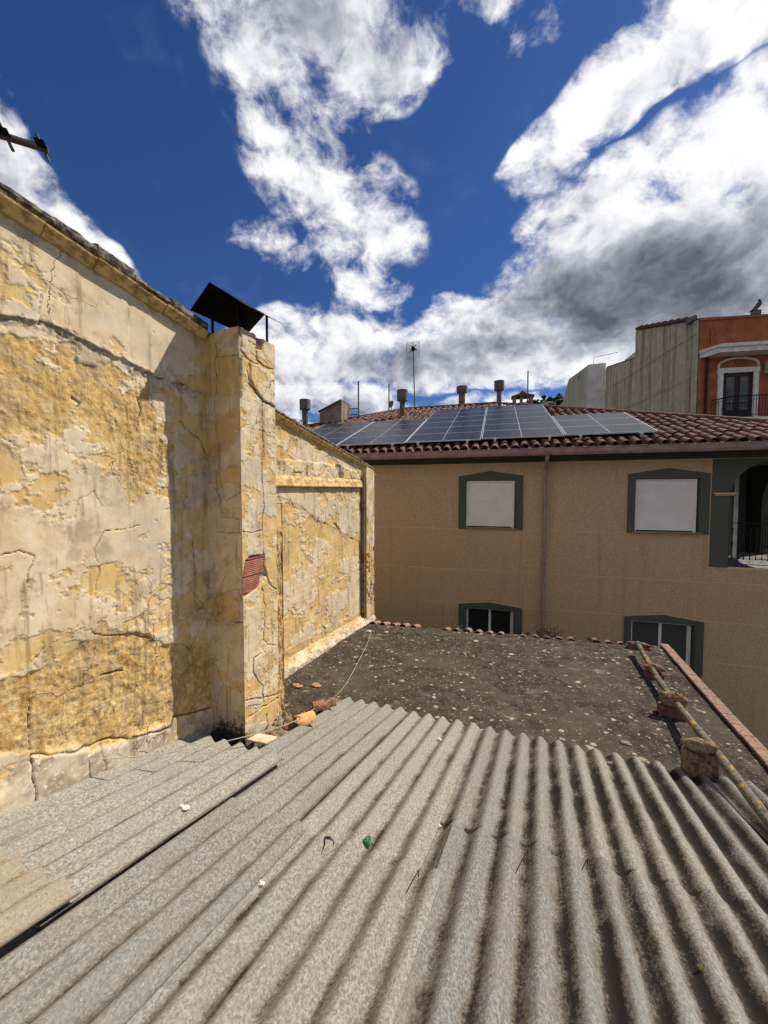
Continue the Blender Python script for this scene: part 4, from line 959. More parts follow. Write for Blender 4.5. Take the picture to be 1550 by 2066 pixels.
# broken barrel tiles bedded in mortar by the chimney foot
def loose_tile(x, y, L, r, along, label, mat, lift=.04):
    o = hit(x, y, RN, -1.655) + EZ * lift; t = barrel(L, r, r * .9, .014, 12); me = t.mesh('barrel_tile', mat, smooth=True)
    y_ = np.asarray(along) / np.linalg.norm(along); up = EZ - y_ * (EZ @ y_); up /= np.linalg.norm(up)
    return tag(inst(me, 'barrel_tile', None, flip_frame(o, y_, up)), label, 'roof tile')
loose_tile(596, 1462, .21, .085, EW * .8 + EC * .5, 'short rust-stained cream barrel tile lying at the chimney foot', MAT['rust_tile'], .0)
loose_tile(632, 1432, .26, .075, EW * .72 + EC * .7 + EZ * .05, 'mossy brown barrel tile behind the rust-stained one', MAT['old_tile'], .01)
m = MB(); o = hit(500, 1497, RN, -1.655); m.bbox(o - EC * .02, EC * .20 + EW * .02, EW * .16 + EC * .02 - EZ * .03, RN * .022, .006); tag(m.build('plaster_slab', MAT['slab']), 'pale plaster slab leaning at the chimney foot beside the sheets', 'plaster slab')
m = MB()
for i in range(16):
    w_ = 2.88 + .62 * i / 15; m.blob(P(CCH + .025 + .012 * math.sin(i * 2.3), w_, -2.44 - .12 * (w_ - 2.9) + .02 * math.sin(i * 1.9)), .045 + .012 * math.sin(i * 3.1), .06, .09 + .02 * math.sin(i * 1.3), 60 + i, 14, 10, .18, (EC, EW, EZ))
tag(m.build('plinth', MAT['rawwall'], smooth='all'), 'crusty grey mortar plinth along the foot of the chimney', 'plinth')
m = MB()
for i in range(22):
    w_ = 3.1 + 1.25 * i / 21; zz_ = float(R(-13.5, (w_ + .353) / .978)[2]); m.blob(P(-2.44 + .03 * math.sin(i * 2.1), w_, zz_ - .015), .07 + .02 * math.sin(i * 1.7), .07, .05 + .015 * math.sin(i * 2.7), 90 + i, 12, 9, .22, (EC, EW, EZ))
tag(m.build('mortar_ridge', MAT['pier'], smooth='all'), 'rough mortar ridge sealing the left edge of the corrugated sheets', 'mortar')

# thin cable along the roof, up to the house corner
cpts = [(P(CB + .13, W_END + .03, ztop(W_END) - .2)), hit(750, 1100, EC, CB + .13), hit(752, 1258, EC, CB + .15)]
cable = thing('cable', on_flat(690, 1400), 'thin pale cable sagging from the house corner across the roofs', 'cable')
c2 = [hit(752, 1250, EC, CB + .16), on_flat(750, 1282, .10), on_flat(740, 1315, .12), on_flat(722, 1350, .10), on_flat(700, 1385, .06), on_flat(680, 1408, .04), on_flat(655, 1428, .08), hit(600, 1452, RN, -1.55), hit(540, 1474, RN, -1.54), hit(480, 1490, RN, -1.52), hit(400, 1508, RN, -1.52), hit(300, 1524, RN, -1.52), hit(200, 1532, RN, -1.50), hit(100, 1535, RN, -1.48), hit(0, 1536, RN, -1.46), hit(-150, 1536, RN, -1.42), hit(-320, 1530, RN, -1.40)]
def smooth_path(pts, n=6):
    pts = [np.asarray(p) for p in pts]; out = []
    for i in range(len(pts) - 1):
        p0, p1, p2, p3 = pts[max(i - 1, 0)], pts[i], pts[i + 1], pts[min(i + 2, len(pts) - 1)]
        for t in np.linspace(0, 1, n, endpoint=False): out.append(.5 * (2 * p1 + (p2 - p0) * t + (2 * p0 - 5 * p1 + 4 * p2 - p3) * t * t + (3 * p1 - p0 - 3 * p2 + p3) * t ** 3))
    out.append(pts[-1]); return out
m = MB(); m.tube(smooth_path(cpts + c2[1:]), .0034, 6); m.build('cord', MAT['wire'], cable, smooth=True)

# weeds along the far edge
def weed(x, y, h, nst, label, seed, spread=.16):
    o = on_flat(x, y, -.04) + EW * .06; r = random.Random(seed); t = thing('weed', o, label, 'weed', 'weeds along the roof edge')
    st = MB(); lv = MB()
    for i in range(nst):
        a = r.uniform(0, 6.28); l = h * r.uniform(.5, 1); tip = o + EC * math.cos(a) * spread * r.uniform(.2, 1.5) + EW * math.sin(a) * spread * .5 + EZ * l
        b0 = o + EC * r.uniform(-spread, spread); mid = (b0 + tip) / 2 + EZ * l * .15; pp = [b0, mid, tip]; st.tube(pp, [.004, .003, .0015], 4)
        for k in range(9):
            tt = r.uniform(.2, 1); q = b0 * (1 - tt) ** 2 + mid * 2 * tt * (1 - tt) + tip * tt * tt; v = np.array([r.uniform(-1, 1), r.uniform(-1, 1), r.uniform(-.2, 1)]); v /= np.linalg.norm(v); s_ = np.cross(v, [.3, .2, .9]); s_ /= np.linalg.norm(s_) + 1e-9; L = r.uniform(.025, .055)
            lv.add([q, q + v * L * .5 + s_ * L * .22, q + v * L, q + v * L * .5 - s_ * L * .22], [(0, 1, 2, 3)])
    st.build('stems', MAT['stem'], t); lv.build('leaves', MAT['leaf'], t)
weed(1105, 1284, .22, 34, 'largest dark weed clump on the roof edge below the downpipe', 1, .24)
weed(928, 1271, .12, 12, 'small green weed at the roof edge below the left lower window', 2, .1)
weed(1192, 1294, .10, 12, 'small dark weed on the roof edge right of the largest clump', 3, .10)
weed(1062, 1282, .08, 9, 'tiny weed on the roof edge just left of the largest clump', 4, .07)

# television aerial over the yellow house
a0 = hit(97, 302, EC, -3.3); a1 = hit(0, 272, EC, -3.45); ad = (a1 - a0); ad /= np.linalg.norm(ad)
aer = thing('tv_aerial', P(-4.2, .6, ztop(.6)), 'weathered television aerial boom above the yellow house roof, upper left', 'aerial')
m = MB(); q = a0 + ad * 1.5; up_ = np.cross(ad, EC); up_ = up_ / np.linalg.norm(up_); sd_ = np.cross(ad, up_)
m.tube([a0, q], .024, 10); m.build('boom', MAT['steel'], aer, smooth=True)
pA, pB = hit(71, 264, EC, -3.30), hit(98, 322, EC, -3.30); e1 = (pB - pA); e1 /= np.linalg.norm(e1)
base_t = float(((pA + pB) / 2 - a0) @ ad); shift = hit(12, 276, EC, -3.42) - hit(85, 295, EC, -3.30); pitch_ = float(np.linalg.norm(shift))
for k in range(5):
    o = (pA + pB) / 2 + ad * pitch_ * k; o = a0 + ad * float((o - a0) @ ad); hl = np.linalg.norm(pB - pA) / 2
    m = MB(); m.tube([o - e1 * hl, o + e1 * hl], .010, 6); m.build('element', MAT['steel'], aer)
    m = MB(); m.box(o - ad * .028 - e1 * .045, ad * .056, e1 * .05, np.cross(ad, e1) * .03); m.build('clamp', MAT['black'], aer)
m = MB(); mp = a0 + ad * 1.2; m.tube([np.array([mp[0], mp[1], ztop(0) - .1]), mp + EZ * .1], .02, 8); m.build('mast', MAT['steel'], aer, smooth=True)

# ================================================================== OPPOSITE HOUSE
opp = thing('stucco_house', F(-2, 4, GROUND), 'beige stucco house with green window surrounds and tiled roof opposite', 'house')
EAVE_N, EAVE_Z, RS = -.45, 1.08, math.radians(20)
RUP = NFh * math.cos(RS) + EZh * math.sin(RS); RNR = -NFh * math.sin(RS) + EZh * math.cos(RS)
def T(u, v, h=0.): return F(u, EAVE_N, EAVE_Z) + EFh * u * 0 + RUP * v + RNR * h
U0, U1 = -11.2, 7.0
openings = [(-.765, .455, -.835, .36), (3.06, 4.31, -.845, .365), (-.745, .47, -4.05, -2.93), (3.05, 4.31, -4.05, -2.93)]
ARC = (4.87, 6.37, -1.58, -.04)     # loggia opening: u0,u1, sill, spring
# facade as cells with the openings left out
ub = sorted({U0, U1, *[o[0] for o in openings], *[o[1] for o in openings], ARC[0], ARC[1], -9, -5}); zb = sorted({GROUND, .85, *[o[2] for o in openings], *[o[3] for o in openings], ARC[2], ARC[3], .74})
m = MB()
for i in range(len(ub) - 1):
    for j in range(len(zb) - 1):
        uc, zc = (ub[i] + ub[i + 1]) / 2, (zb[j] + zb[j + 1]) / 2
        if any(o[0] < uc < o[1] and o[2] < zc < o[3] for o in openings): continue
        if ARC[0] < uc < ARC[1] and ARC[2] < zc < .74: continue
        m.add([F(ub[i], 0, zb[j]), F(ub[i + 1], 0, zb[j]), F(ub[i + 1], 0, zb[j + 1]), F(ub[i], 0, zb[j + 1])], [(0, 1, 2, 3)])
# spandrels of the arch
ac, ar = (ARC[0] + ARC[1]) / 2, (ARC[1] - ARC[0]) / 2
arc_pts = [(ac - ar * math.cos(t), ARC[3] + ar * math.sin(t)) for t in np.linspace(0, math.pi, 33)]
for k in range(32):
    (ua, za), (ub_, zb_) = arc_pts[k], arc_pts[k + 1]
    m.add([F(ua, 0, za), F(ub_, 0, zb_), F(ub_, 0, .74), F(ua, 0, .74)], [(0, 1, 2, 3)])
for (a, b, c, d) in openings:      # reveals
    D_ = .22
    m.add([F(a, 0, c), F(b, 0, c), F(b, 0, d), F(a, 0, d), F(a, D_, c), F(b, D_, c), F(b, D_, d), F(a, D_, d)], [(0, 4, 5, 1), (1, 5, 6, 2), (2, 6, 7, 3), (3, 7, 4, 0)])
# sides and back
m.add([F(U0, 0, GROUND), F(U0, 16, GROUND), F(U0, 16, .85), F(U0, 0, .85)], [(0, 1, 2, 3)])
m.add([F(U0, 16, GROUND), F(U1, 16, GROUND), F(U1, 16, .85), F(U0, 16, .85)], [(0, 1, 2, 3)])
m.build('wall', MAT['stucco'], opp)
# side wall of the loggia end, with its own arch, is built from cells too
m = MB(); sn0, sn1, sz0 = .55, 2.55, -1.58; sr = (sn1 - sn0) / 2; sc_ = (sn0 + sn1) / 2; szs = -.28
for (na, nb, za, zb_) in ((0, sn0, GROUND, .85), (sn1, 3.3, GROUND, .85), (sn0, sn1, GROUND, sz0), (3.3, 16, GROUND, .85)):
    m.box(F(U1 - .2, na + (.02 if na == 0 else 0), za), EFh * .2, NFh * (nb - na - (.02 if na == 0 else 0)), EZh * (zb_ - za))
ap = [(sc_ - sr * math.cos(t), szs + sr * math.sin(t)) for t in np.linspace(0, math.pi, 25)]
for k in range(24):
    m.prism([F(U1 - .2, ap[k][0], ap[k][1]), F(U1 - .2, ap[k + 1][0], ap[k + 1][1]), F(U1 - .2, ap[k + 1][0], .85), F(U1 - .2, ap[k][0], .85)], EFh * .2)
m.build('side_wall', MAT['green'], opp)
# stucco joints
m_j = [(-.88, U0, -.95), (-.88, .62, 2.905), (-1.942, U0, U1 - .2), (-2.825, U0, -.93), (-2.825, .64, 2.90), (-2.825, 4.49, U1 - .2), (-3.75, 4.49, U1 - .2)]
for z, a, b in m_j:
    m = MB(); m.box(F(a, -.004, z - .007), EFh * (b - a), NFh * .02, EZh * .014); m.build('joint_strip', MAT['joint'], opp)
m = MB(); m.box(F(4.505, -.010, -1.60), EFh * .03, NFh * .02, EZh * 2.41); m.build('joint_strip', MAT['joint'], opp)
m = MB(); m.box(F(4.505, -.012, -1.628), EFh * (U1 - .2 - 4.505), NFh * .03, EZh * .03); m.build('joint_strip', MAT['joint'], opp)
m = MB(); m.box(F(U0, -.010, .776), EFh * (U1 - U0), NFh * .02, EZh * .02); m.build('joint_strip', MAT['joint'], opp)
# window surrounds, shutters, sashes
def surround(o, uo0, uo1, zo0, zside, zpk, low=False, gmat=None):
    a, b, c, d = o; t = thing('window', F((a + b) / 2, 0, c), None, None); t.parent = opp; t.location = Vector(F((a + b) / 2, 0, c)) - WO[opp.name]
    m = MB(); E_ = -NFh * .035; mid = (uo0 + uo1) / 2
    m.prism([F(uo0, -.001, zo0), F(a, -.001, zo0), F(a, -.001, d), F(uo0, -.001, zside)], E_)
    m.prism([F(b, -.001, zo0), F(uo1, -.001, zo0), F(uo1, -.001, zside), F(b, -.001, d)], E_)
    m.prism([F(uo0, -.001, zside), F(a, -.001, d), F(b, -.001, d), F(uo1, -.001, zside), F(mid, -.001, zpk)], E_)
    m.build('surround', MAT['green'], t)
    m = MB(); w_ = .012    # pale line round the surround
    for (p, q) in (((uo0, zo0), (uo0, zside)), ((uo0, zside), (mid, zpk)), ((mid, zpk), (uo1, zside)), ((uo1, zside), (uo1, zo0))):
        p, q = np.array(p), np.array(q); dd = (q - p) / np.linalg.norm(q - p); nn = np.array([-dd[1], dd[0]])
        if nn @ (np.array([mid, (zo0 + zpk) / 2]) - p) > 0: nn = -nn
        r_ = [p, q, q + nn * w_, p + nn * w_]; m.prism([F(x[0], -.002, x[1]) for x in r_], -NFh * .012)
    m.build('edge_line', MAT['joint'], t)
    # reveal lining in green
    m = MB(); m.box(F(b - .003, -.03, c), EFh * .012, NFh * .22, EZh * (d - c)); m.box(F(a - .009, -.03, c), EFh * .012, NFh * .22, EZh * (d - c)); m.box(F(a, -.03, d - .003), EFh * (b - a), NFh * .22, EZh * .012); m.build('reveal', MAT['green'], t)
    if not low:
        m = MB(); ns_ = 24; zz = np.linspace(c + .03, d - .035, ns_ + 1)
        for k in range(ns_):
            z0, z1 = zz[k], zz[k + 1]; hh = z1 - z0
            m.sweep([(a + .045, 0), (b - .085, 0)][:0] or [(0, 0), (-.004, hh * .12), (-.006, hh * .5), (-.004, hh * .88), (0, hh - .002), (.02, hh - .002), (.02, 0)], [(F(a + .045, .05, z0), NFh, EZh), (F(b - .085, .05, z0), NFh, EZh)])
        m.build('roller_shutter', MAT['shutter'], t)
        m = MB(); m.box(F(a + .010, .02, c), EFh * .037, NFh * .08, EZh * (d - c - .012)); m.box(F(b - .085, .02, c), EFh * .05, NFh * .08, EZh * (d - c - .012)); m.box(F(a + .047, .02, d - .045), EFh * (b - a - .132), NFh * .08, EZh * .033); m.build('frame', MAT['alu'], t)
        m = MB(); m.bbox(F(a - .05, -.07, c - .03), EFh * (b - a + .1), NFh * .28, EZh * .028); m.build('sill', MAT['sill'], t)
    else:
        fr_ = .05; n0 = .10; m = MB(); um = a + (b - a) * .50
        m.box(F(a + .012, n0, c), EFh * fr_, NFh * .05, EZh * (d - c - .01)); m.box(F(b - fr_ - .05, n0, c), EFh * (fr_ + .03), NFh * .05, EZh * (d - c - .01)); m.box(F(a + fr_ + .012, n0, d - fr_), EFh * (b - a - 2 * fr_ - .062), NFh * .05, EZh * (fr_ - .012)); m.box(F(um - .03, n0 + .003, c), EFh * .06, NFh * .05, EZh * (d - c - fr_))
        m.box(F(a + fr_ + .012, n0, c), EFh * (b - a - 2 * fr_ - .062), NFh * .05, EZh * fr_); m.build('frame', MAT['alu'], t)
        for (x0, x1) in ((a + fr_ + .012, um - .03), (um + .03, b - fr_ - .05)):
            m = MB(); m.box(F(x0, n0 + .02, c + fr_), EFh * (x1 - x0), NFh * .008, EZh * (d - c - 2 * fr_)); m.build('pane', gmat or MAT['glass'], t)
        m = MB(); m.bbox(F(a - .05, -.07, c - .03), EFh * (b - a + .1), NFh * .24, EZh * .028); m.build('sill', MAT['sill'], t)
surround(openings[0], -.95, .625, -.875, .475, .60)
surround(openings[1], 2.905, 4.500, -.875, .475, .602)
surround(openings[2], -.925, .645, -4.1, -2.845, -2.75, True)
surround(openings[3], 2.905, 4.48, -4.1, -2.845, -2.745, True, mat_glass_dark('pale_reflection_glass', S(66, 67, 60)))  # grey reflection painted into the pane colour
# green arch facing on the loggia front
m = MB(); E_ = -NFh * .03
gl, gr, gb, gt = 4.536, 6.79, -1.596, .775
m.prism([F(gl, -.001, gb), F(ARC[0], -.001, gb), F(ARC[0], -.001, ARC[3]), F(gl, -.001, ARC[3])], E_); m.prism([F(ARC[1], -.001, gb), F(gr, -.001, gb), F(gr, -.001, ARC[3]), F(ARC[1], -.001, ARC[3])], E_)
m.prism([F(gl, -.001, ARC[3])] + [F(ARC[0], -.001, ARC[3])] + [F(a, -.001, b) for a, b in arc_pts[1:16]] + [F(ac, -.001, ARC[3] + ar), F(ac, -.001, gt), F(gl, -.001, gt)], E_)
m.prism([F(ac, -.001, gt), F(ac, -.001, ARC[3] + ar)] + [F(a, -.001, b) for a, b in arc_pts[17:32]] + [F(ARC[1], -.001, ARC[3]), F(gr, -.001, ARC[3]), F(gr, -.001, gt)], E_)
m.build('arch_facing', MAT['green'], opp)
m = MB()      # arch soffit and jambs
for k in range(32):
    (ua, za), (ub_, zb_) = arc_pts[k], arc_pts[k + 1]; m.add([F(ua, -.031, za), F(ub_, -.031, zb_), F(ub_, .3, zb_), F(ua, .3, za)], [(0, 3, 2, 1)])
m.add([F(ARC[0], -.031, ARC[2]), F(ARC[0], .3, ARC[2]), F(ARC[0], .3, ARC[3]), F(ARC[0], -.031, ARC[3])], [(0, 1, 2, 3)]); m.add([F(ARC[1], -.031, ARC[2]), F(ARC[1], .3, ARC[2]), F(ARC[1], .3, ARC[3]), F(ARC[1], -.031, ARC[3])], [(3, 2, 1, 0)])
m.build('arch_soffit', MAT['green'], opp)
for (z, e0, hh) in ((.010, .21, .035), (-.022, .16, .030)):
    pass
cu = float(hit(1458, 998, NF, FD) @ EF)
m = MB(); m.bbox(F(cu - .19, -.09, .01), EFh * .42, NFh * .10, EZh * .035, .006); m.bbox(F(cu - .155, -.07, -.022), EFh * .35, NFh * .08, EZh * .031, .006); m.build('impost', MAT['cream'], opp)
# loggia interior
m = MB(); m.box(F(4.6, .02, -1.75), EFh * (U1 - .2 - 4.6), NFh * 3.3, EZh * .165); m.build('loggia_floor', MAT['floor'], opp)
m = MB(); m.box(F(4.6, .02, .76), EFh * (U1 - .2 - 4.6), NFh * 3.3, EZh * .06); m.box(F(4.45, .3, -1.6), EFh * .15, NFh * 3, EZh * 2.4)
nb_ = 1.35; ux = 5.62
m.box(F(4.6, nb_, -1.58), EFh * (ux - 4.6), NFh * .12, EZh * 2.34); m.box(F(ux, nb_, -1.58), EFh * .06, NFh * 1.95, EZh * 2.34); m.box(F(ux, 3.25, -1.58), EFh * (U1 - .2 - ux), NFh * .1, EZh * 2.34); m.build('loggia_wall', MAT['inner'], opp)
m = MB(); m.box(F(ux - .03, nb_ - .03, -1.57), EFh * .09, NFh * .03, EZh * 2.3); m.box(F(4.65, nb_ - .03, -1.57), EFh * (ux - .03 - 4.65), NFh * .03, EZh * .07); m.build('door_frame', MAT['white'], opp)
m = MB(); m.box(F(U1 - .24, sn0 - .02, szs - .01), EFh * .08, NFh * .3, EZh * .05); m.build('impost', MAT['cream'], opp)
def railing(name, parent, o, along, L, h, step, scroll=True):
    t = thing(name, o, None, None); t.parent = parent; t.location = Vector(o) - WO[parent.name]
    m = MB(); m.box(o + EZh * (h - .012), along * L, np.cross(along, EZh) * .03, EZh * .012); m.build('top_rail', MAT['iron'], t)
    m = MB(); m.box(o + EZh * .17, along * L, np.cross(along, EZh) * .014, EZh * .012); m.box(o + EZh * .045, along * L, np.cross(along, EZh) * .014, EZh * .012); m.build('bottom_rail', MAT['iron'], t)
    n_ = int(L / step)
    bmh = MB(); zt = h - .012
    bmh.tube([(0, 0, .17), (0, 0, .19), (0, 0, .23), (0, 0, .26), (0, 0, (zt + .17) / 2 - .07), (0, 0, (zt + .17) / 2), (0, 0, (zt + .17) / 2 + .07), (0, 0, zt - .07), (0, 0, zt - .03), (0, 0, zt)], [.014, .015, .012, .007, .007, .014, .007, .007, .013, .012], 6); me = bmh.mesh('baluster', MAT['iron'])
    sm = MB()
    for i in range(n_ + 1):
        inst(me, 'baluster', t, Matrix.Translation(Vector(o + along * (i * L / n_) + np.cross(along, EZh) * .007)))
        if scroll and i < n_:
            c_ = o + along * ((i + .5) * L / n_) + EZh * .11 + np.cross(along, EZh) * .007; sg = 1 if i % 2 else -1
            sm.tube([c_ + along * (sg * (.045 - .006 * k) * math.cos(k * .7)) + EZh * ((.045 - .006 * k) * math.sin(k * .7)) for k in range(8)], .0035, 4)
            sm.tube([c_ - along * (sg * -.045), c_ + along * sg * .09 - EZh * .03, c_ + along * (sg * .12) - EZh * .05], .0035, 4)
    if scroll: sm.build('scrollwork', MAT['iron'], t)
    return t
railing('railing', opp, F(ARC[0], .06, -1.575), EFh, ARC[1] - ARC[0], .96, .105)
railing('railing', opp, F(U1 - .1, sn0, -1.575), NFh, sn1 - sn0, .96, .11, False)
# cornice, gutter, downpipe
m = MB(); m.sweep([(0, .80), (-.10, .80), (-.10, .85), (-.18, .87), (-.22, .92), (-.34, .95), (-.34, 1.03), (0, 1.03)], [(F(U0 - .3, -.001, 0), NFh, EZh), (F(U1 + .3, -.001, 0), NFh, EZh)]); m.build('cornice', MAT['cornice'], opp)
gp = [(-.46 + .075 * math.cos(t), .985 + .085 * math.sin(t)) for t in np.linspace(math.pi, 2 * math.pi, 9)]
gp = [(-.555, 1.085), (-.568, 1.075), (-.56, 1.06), (-.545, .965), (-.51, .915), (-.40, .915), (-.36, .95), (-.36, 1.06), (-.37, 1.06), (-.37, .955), (-.405, .925), (-.505, .925), (-.535, .97), (-.545, 1.085)]
m = MB(); m.sweep(gp[::-1], [(F(U0 - .3, 0, 0), NFh, EZh), (F(U1 + .3, 0, 0), NFh, EZh)]); m.build('gutter', MAT['gutter'], opp)
ud = 1.12
m = MB(); m.tube([F(ud, -.44, .93), F(ud, -.44, .84), F(ud, -.30, .74), F(ud, -.085, .60), F(ud, -.085, .5)], .046, 12); m.build('gutter_elbow', MAT['gutter'], opp, smooth=True)
m = MB(); m.tube([F(ud, -.085, .5), F(ud, -.085, -1.35)], .043, 14); m.tube([F(ud, -.085, -1.35), F(ud, -.085, GROUND)], .043, 14); m.build('downpipe', MAT['gutter'], opp, smooth=True)
m = MB(); m.tube([F(ud, -.085, -1.40), F(ud, -.085, -1.30)], .048, 14); m.build('pipe_collar', MAT['gutter'], opp, smooth=True)
m = MB(); m.box(F(U0 - .3, -.355, 1.035), EFh * (U1 - U0 + .6), NFh * .34, EZh * .06); m.build('eave_light_blocker', MAT['soffit'], opp)  # board added behind the gutter to block sunlight coming under the tiles
# roof planes
VR = 7.6
def vhip(u): return min(VR, u + 11.5, 7.5 - u)
roof = thing('roof', F(-2, 8, EAVE_Z), None, None); roof.parent = opp; roof.location = Vector(F(-2, 8, EAVE_Z)) - WO[opp.name]
UR = U1 + .3
m = MB(); poly = [T(-11.5, 0), T(UR, 0), T(UR, vhip(UR)), T(-.1, VR), T(-3.9, VR)]
def TB(p):  # mirrored point behind the ridge
    v = np.asarray(p); nn = float(v @ NF); nr = float(T(0, VR) @ NF); return v + NF * 2 * (nr - nn)
m.prism(poly, -RNR * .05)
back = [TB(p) for p in poly]; m.add(back, [tuple(range(5))[::-1]]); m.add([poly[4], poly[0], back[0], back[4]], [(0, 1, 2, 3)]); m.add([poly[3], poly[2], back[2], back[3]], [(0, 1, 2, 3)])
m.build('roof_deck', MAT['soffit'], roof)
PITCHT, EXPO = .232, .345
tl = .43; tmesh = barrel(tl, .092, .078, .014, 8).mesh('roof_tile', MAT['tile'], smooth=True)
cand = []
u = -11.2
jit = random.Random(5)
while u < UR - .05:
    v = -.09
    while v < vhip(u) - .15:
        cand.append((u + jit.uniform(-.014, .014), v + jit.uniform(-.03, .03), jit.uniform(-.010, .016))); v += EXPO
    u += PITCHT
PAN = [(-6.14, 4, .27), (-4.22, 4, .27), (-2.30, 6, .34), (-.38, 6, .42), (1.555, 3, .47)]; PWD, PDP = 1.90, .90
def visible(t):
    if t[0] < -4.2 - .35 * 0 and t[1] < 1.5: return False
    X = T(t[0], t[1]); x, y = proj(X)
    if x < 610 or x > 1575: return False
    for (pu, n_, v0) in PAN:
        if pu + .1 < t[0] < pu + PWD - .1 and v0 - .1 < t[1] < v0 + n_ * PDP + .6: return False
    return True
vis = sorted([t for t in cand if visible(t)], key=lambda t: float(T(t[0], t[1])[1]))
near = set(vis[:300])
zt = RNR; yt = RUP
for t in vis[:300]:
    yy = np.asarray(RUP * math.cos(.03) - RNR * math.sin(.03)); up = RNR * math.cos(.03) + RUP * math.sin(.03); a_ = random.uniform(-.03, .03); yv = yy + EFh * a_; yv /= np.linalg.norm(yv)
    inst(tmesh, 'roof_tile', roof, flip_frame(T(t[0], t[1], .035 + t[2]), yv, up))
b = MB(); tb = barrel(tl, .092, .078, .014, 6)
tv = np.array(tb.v); 
for t in cand:
    if t in near: continue
    xx = np.cross(RUP, RNR); o_ = T(t[0], t[1], .035 + t[2]); b.add([o_ + xx * v[0] + RUP * v[1] + RNR * (v[2]) for v in tv], tb.f)
    if True and vhip(t[0]) > t[1] + .6 and False: pass
# channel tiles between the covers
ch = MB()
u = -11.2 + PITCHT / 2
while u < UR - .05:
    L = vhip(u) + .02
    for k in range(5):
        a0_, a1_ = math.pi + math.pi * k / 5, math.pi + math.pi * (k + 1) / 5; r_ = .075
        p0, p1 = (r_ * math.cos(a0_), r_ * math.sin(a0_)), (r_ * math.cos(a1_), r_ * math.sin(a1_)); xx = EFh
        ch.add([T(u, -.12) + xx * p0[0] + RNR * (.085 + p0[1]), T(u, -.12) + xx * p1[0] + RNR * (.085 + p1[1]), T(u, L) + xx * p1[0] + RNR * (.085 + p1[1]), T(u, L) + xx * p0[0] + RNR * (.085 + p0[1])], [(0, 1, 2, 3)])
    u += PITCHT
o = ch.build('channel_tiles', MAT['tile'], roof, smooth='all'); tag(o, kind='stuff')
o = b.build('far_roof_tiles', MAT['tile'], roof, smooth=True); tag(o, kind='stuff')
hm = barrel(.46, .115, .10, .016, 9).mesh('hip_tile', MAT['tile'], smooth=True)
def run_hip(a, b_, up):
    a, b_ = np.asarray(a), np.asarray(b_); L = np.linalg.norm(b_ - a); d_ = (b_ - a) / L; up = up - d_ * (up @ d_); up /= np.linalg.norm(up); k = 0
    while k < L - .1: inst(hm, 'hip_tile', roof, flip_frame(a + d_ * k + up * .07, d_, up)); k += .38
run_hip(T(UR, vhip(UR)), T(-.1, VR), EZh); run_hip(T(-.1, VR), T(-3.9, VR), EZh); run_hip(T(-8.6, vhip(-8.6)), T(-3.9, VR), EZh)
# solar panels on rails
cnt = 0; names = ['leftmost', 'second', 'third', 'fourth', 'rightmost']
gm = {}
for ci, (pu, n_, v0) in enumerate(PAN):
    for r_ in range(n_):
        a = pu; v = v0 + r_ * PDP; h = .17
        rowtxt = ['bottom', 'second', 'third', 'fourth', 'fifth', 'top'][r_] if n_ == 6 else (['bottom', 'second', 'third', 'top'][r_] if n_ == 4 else ['bottom', 'middle', 'top'][r_])
        t = thing('solar_panel', T(a + PWD / 2, v, h), f'dark solar panel, {rowtxt} one in the {names[ci]} column on the tiled roof', 'solar panel', 'solar panels on the tiled roof')
        m = MB(); e = .016; eh = .007
        for (x0, x1, y0, y1) in ((0, PWD, 0, eh), (0, PWD, PDP - .006 - eh, PDP - .006), (0, e, eh, PDP - .006 - eh), (PWD - e, PWD, eh, PDP - .006 - eh)):
            m.box(T(a + x0, v + y0, h), EFh * (x1 - x0), RUP * (y1 - y0), RNR * .036)
        m.build('frame', MAT['pframe'], t)
        if 'g' not in gm:
            g_ = MB(); g_.box((0, 0, 0), (PWD - 2 * e, 0, 0), (0, PDP - .006 - 2 * eh, 0), (0, 0, .02)); gm['g'] = g_.mesh('glass', MAT['solar'])
        inst(gm['g'], 'glass', t, frame(T(a + e, v + eh, h + .012), EFh, RUP, RNR))
    for k in (.3, 1.55):
        t = thing('mounting_rail', T(pu + k, v0, .1), f'{"left" if k < 1 else "right"} metal mounting rail under the {names[ci]} column of solar panels', 'rail', 'solar panel rails')
        m = MB(); m.box(T(pu + k, v0 - .06, .115), EFh * .04, RUP * (n_ * PDP + .06), RNR * .045); m.build('bar', MAT['pframe'], t)
        m = MB(); m.box(T(pu + k - .01, v0 - .075, .09), EFh * .06, RUP * .014, RNR * .10); m.build('end_clamp', MAT['pframe'], t)
# vents on the roof
def roof_at(x, y): return hit(x, y, RNR, float(RNR @ T(0, 0)))
def vent(x, ybase, ytop, dcap, hcap, dp, X=None):
    X = roof_at(x, ybase) if X is None else X; dist = X[1] * _c; s_ = dist / FPX; H_ = (ybase - ytop) * s_
    t = thing('roof_vent', X, None, None); t.parent = opp; t.location = Vector(X) - WO[opp.name]
    m = MB(); m.tube([X - EZ * .3, X + EZ * (H_ - hcap * s_ * .7)], dp * s_ / 2, 16); m.build('pipe', MAT['vent'], t, smooth=True)
    m = MB(); r_ = dcap * s_ / 2; m.tube([X + EZ * (H_ - hcap * s_), X + EZ * (H_ - .03 * 1), X + EZ * (H_ - .015), X + EZ * H_], [r_ * .96, r_, r_, r_ * .8], 18); m.build('cowl', MAT['vent'], t, smooth=True)
    m = MB(); m.tube([X + EZ * (H_ - hcap * s_ - .07), X + EZ * (H_ - hcap * s_ + .002)], [dp * s_ / 2 * 1.02, r_ * .75], 16); m.build('collar', MAT['vent'], t, smooth=True)
vent(616, 858, 807, 22, 20, 12, hit(616, 858, RNR, float(RNR @ T(0, 0))))
vent(812, 845, 788, 22, 21, 11)
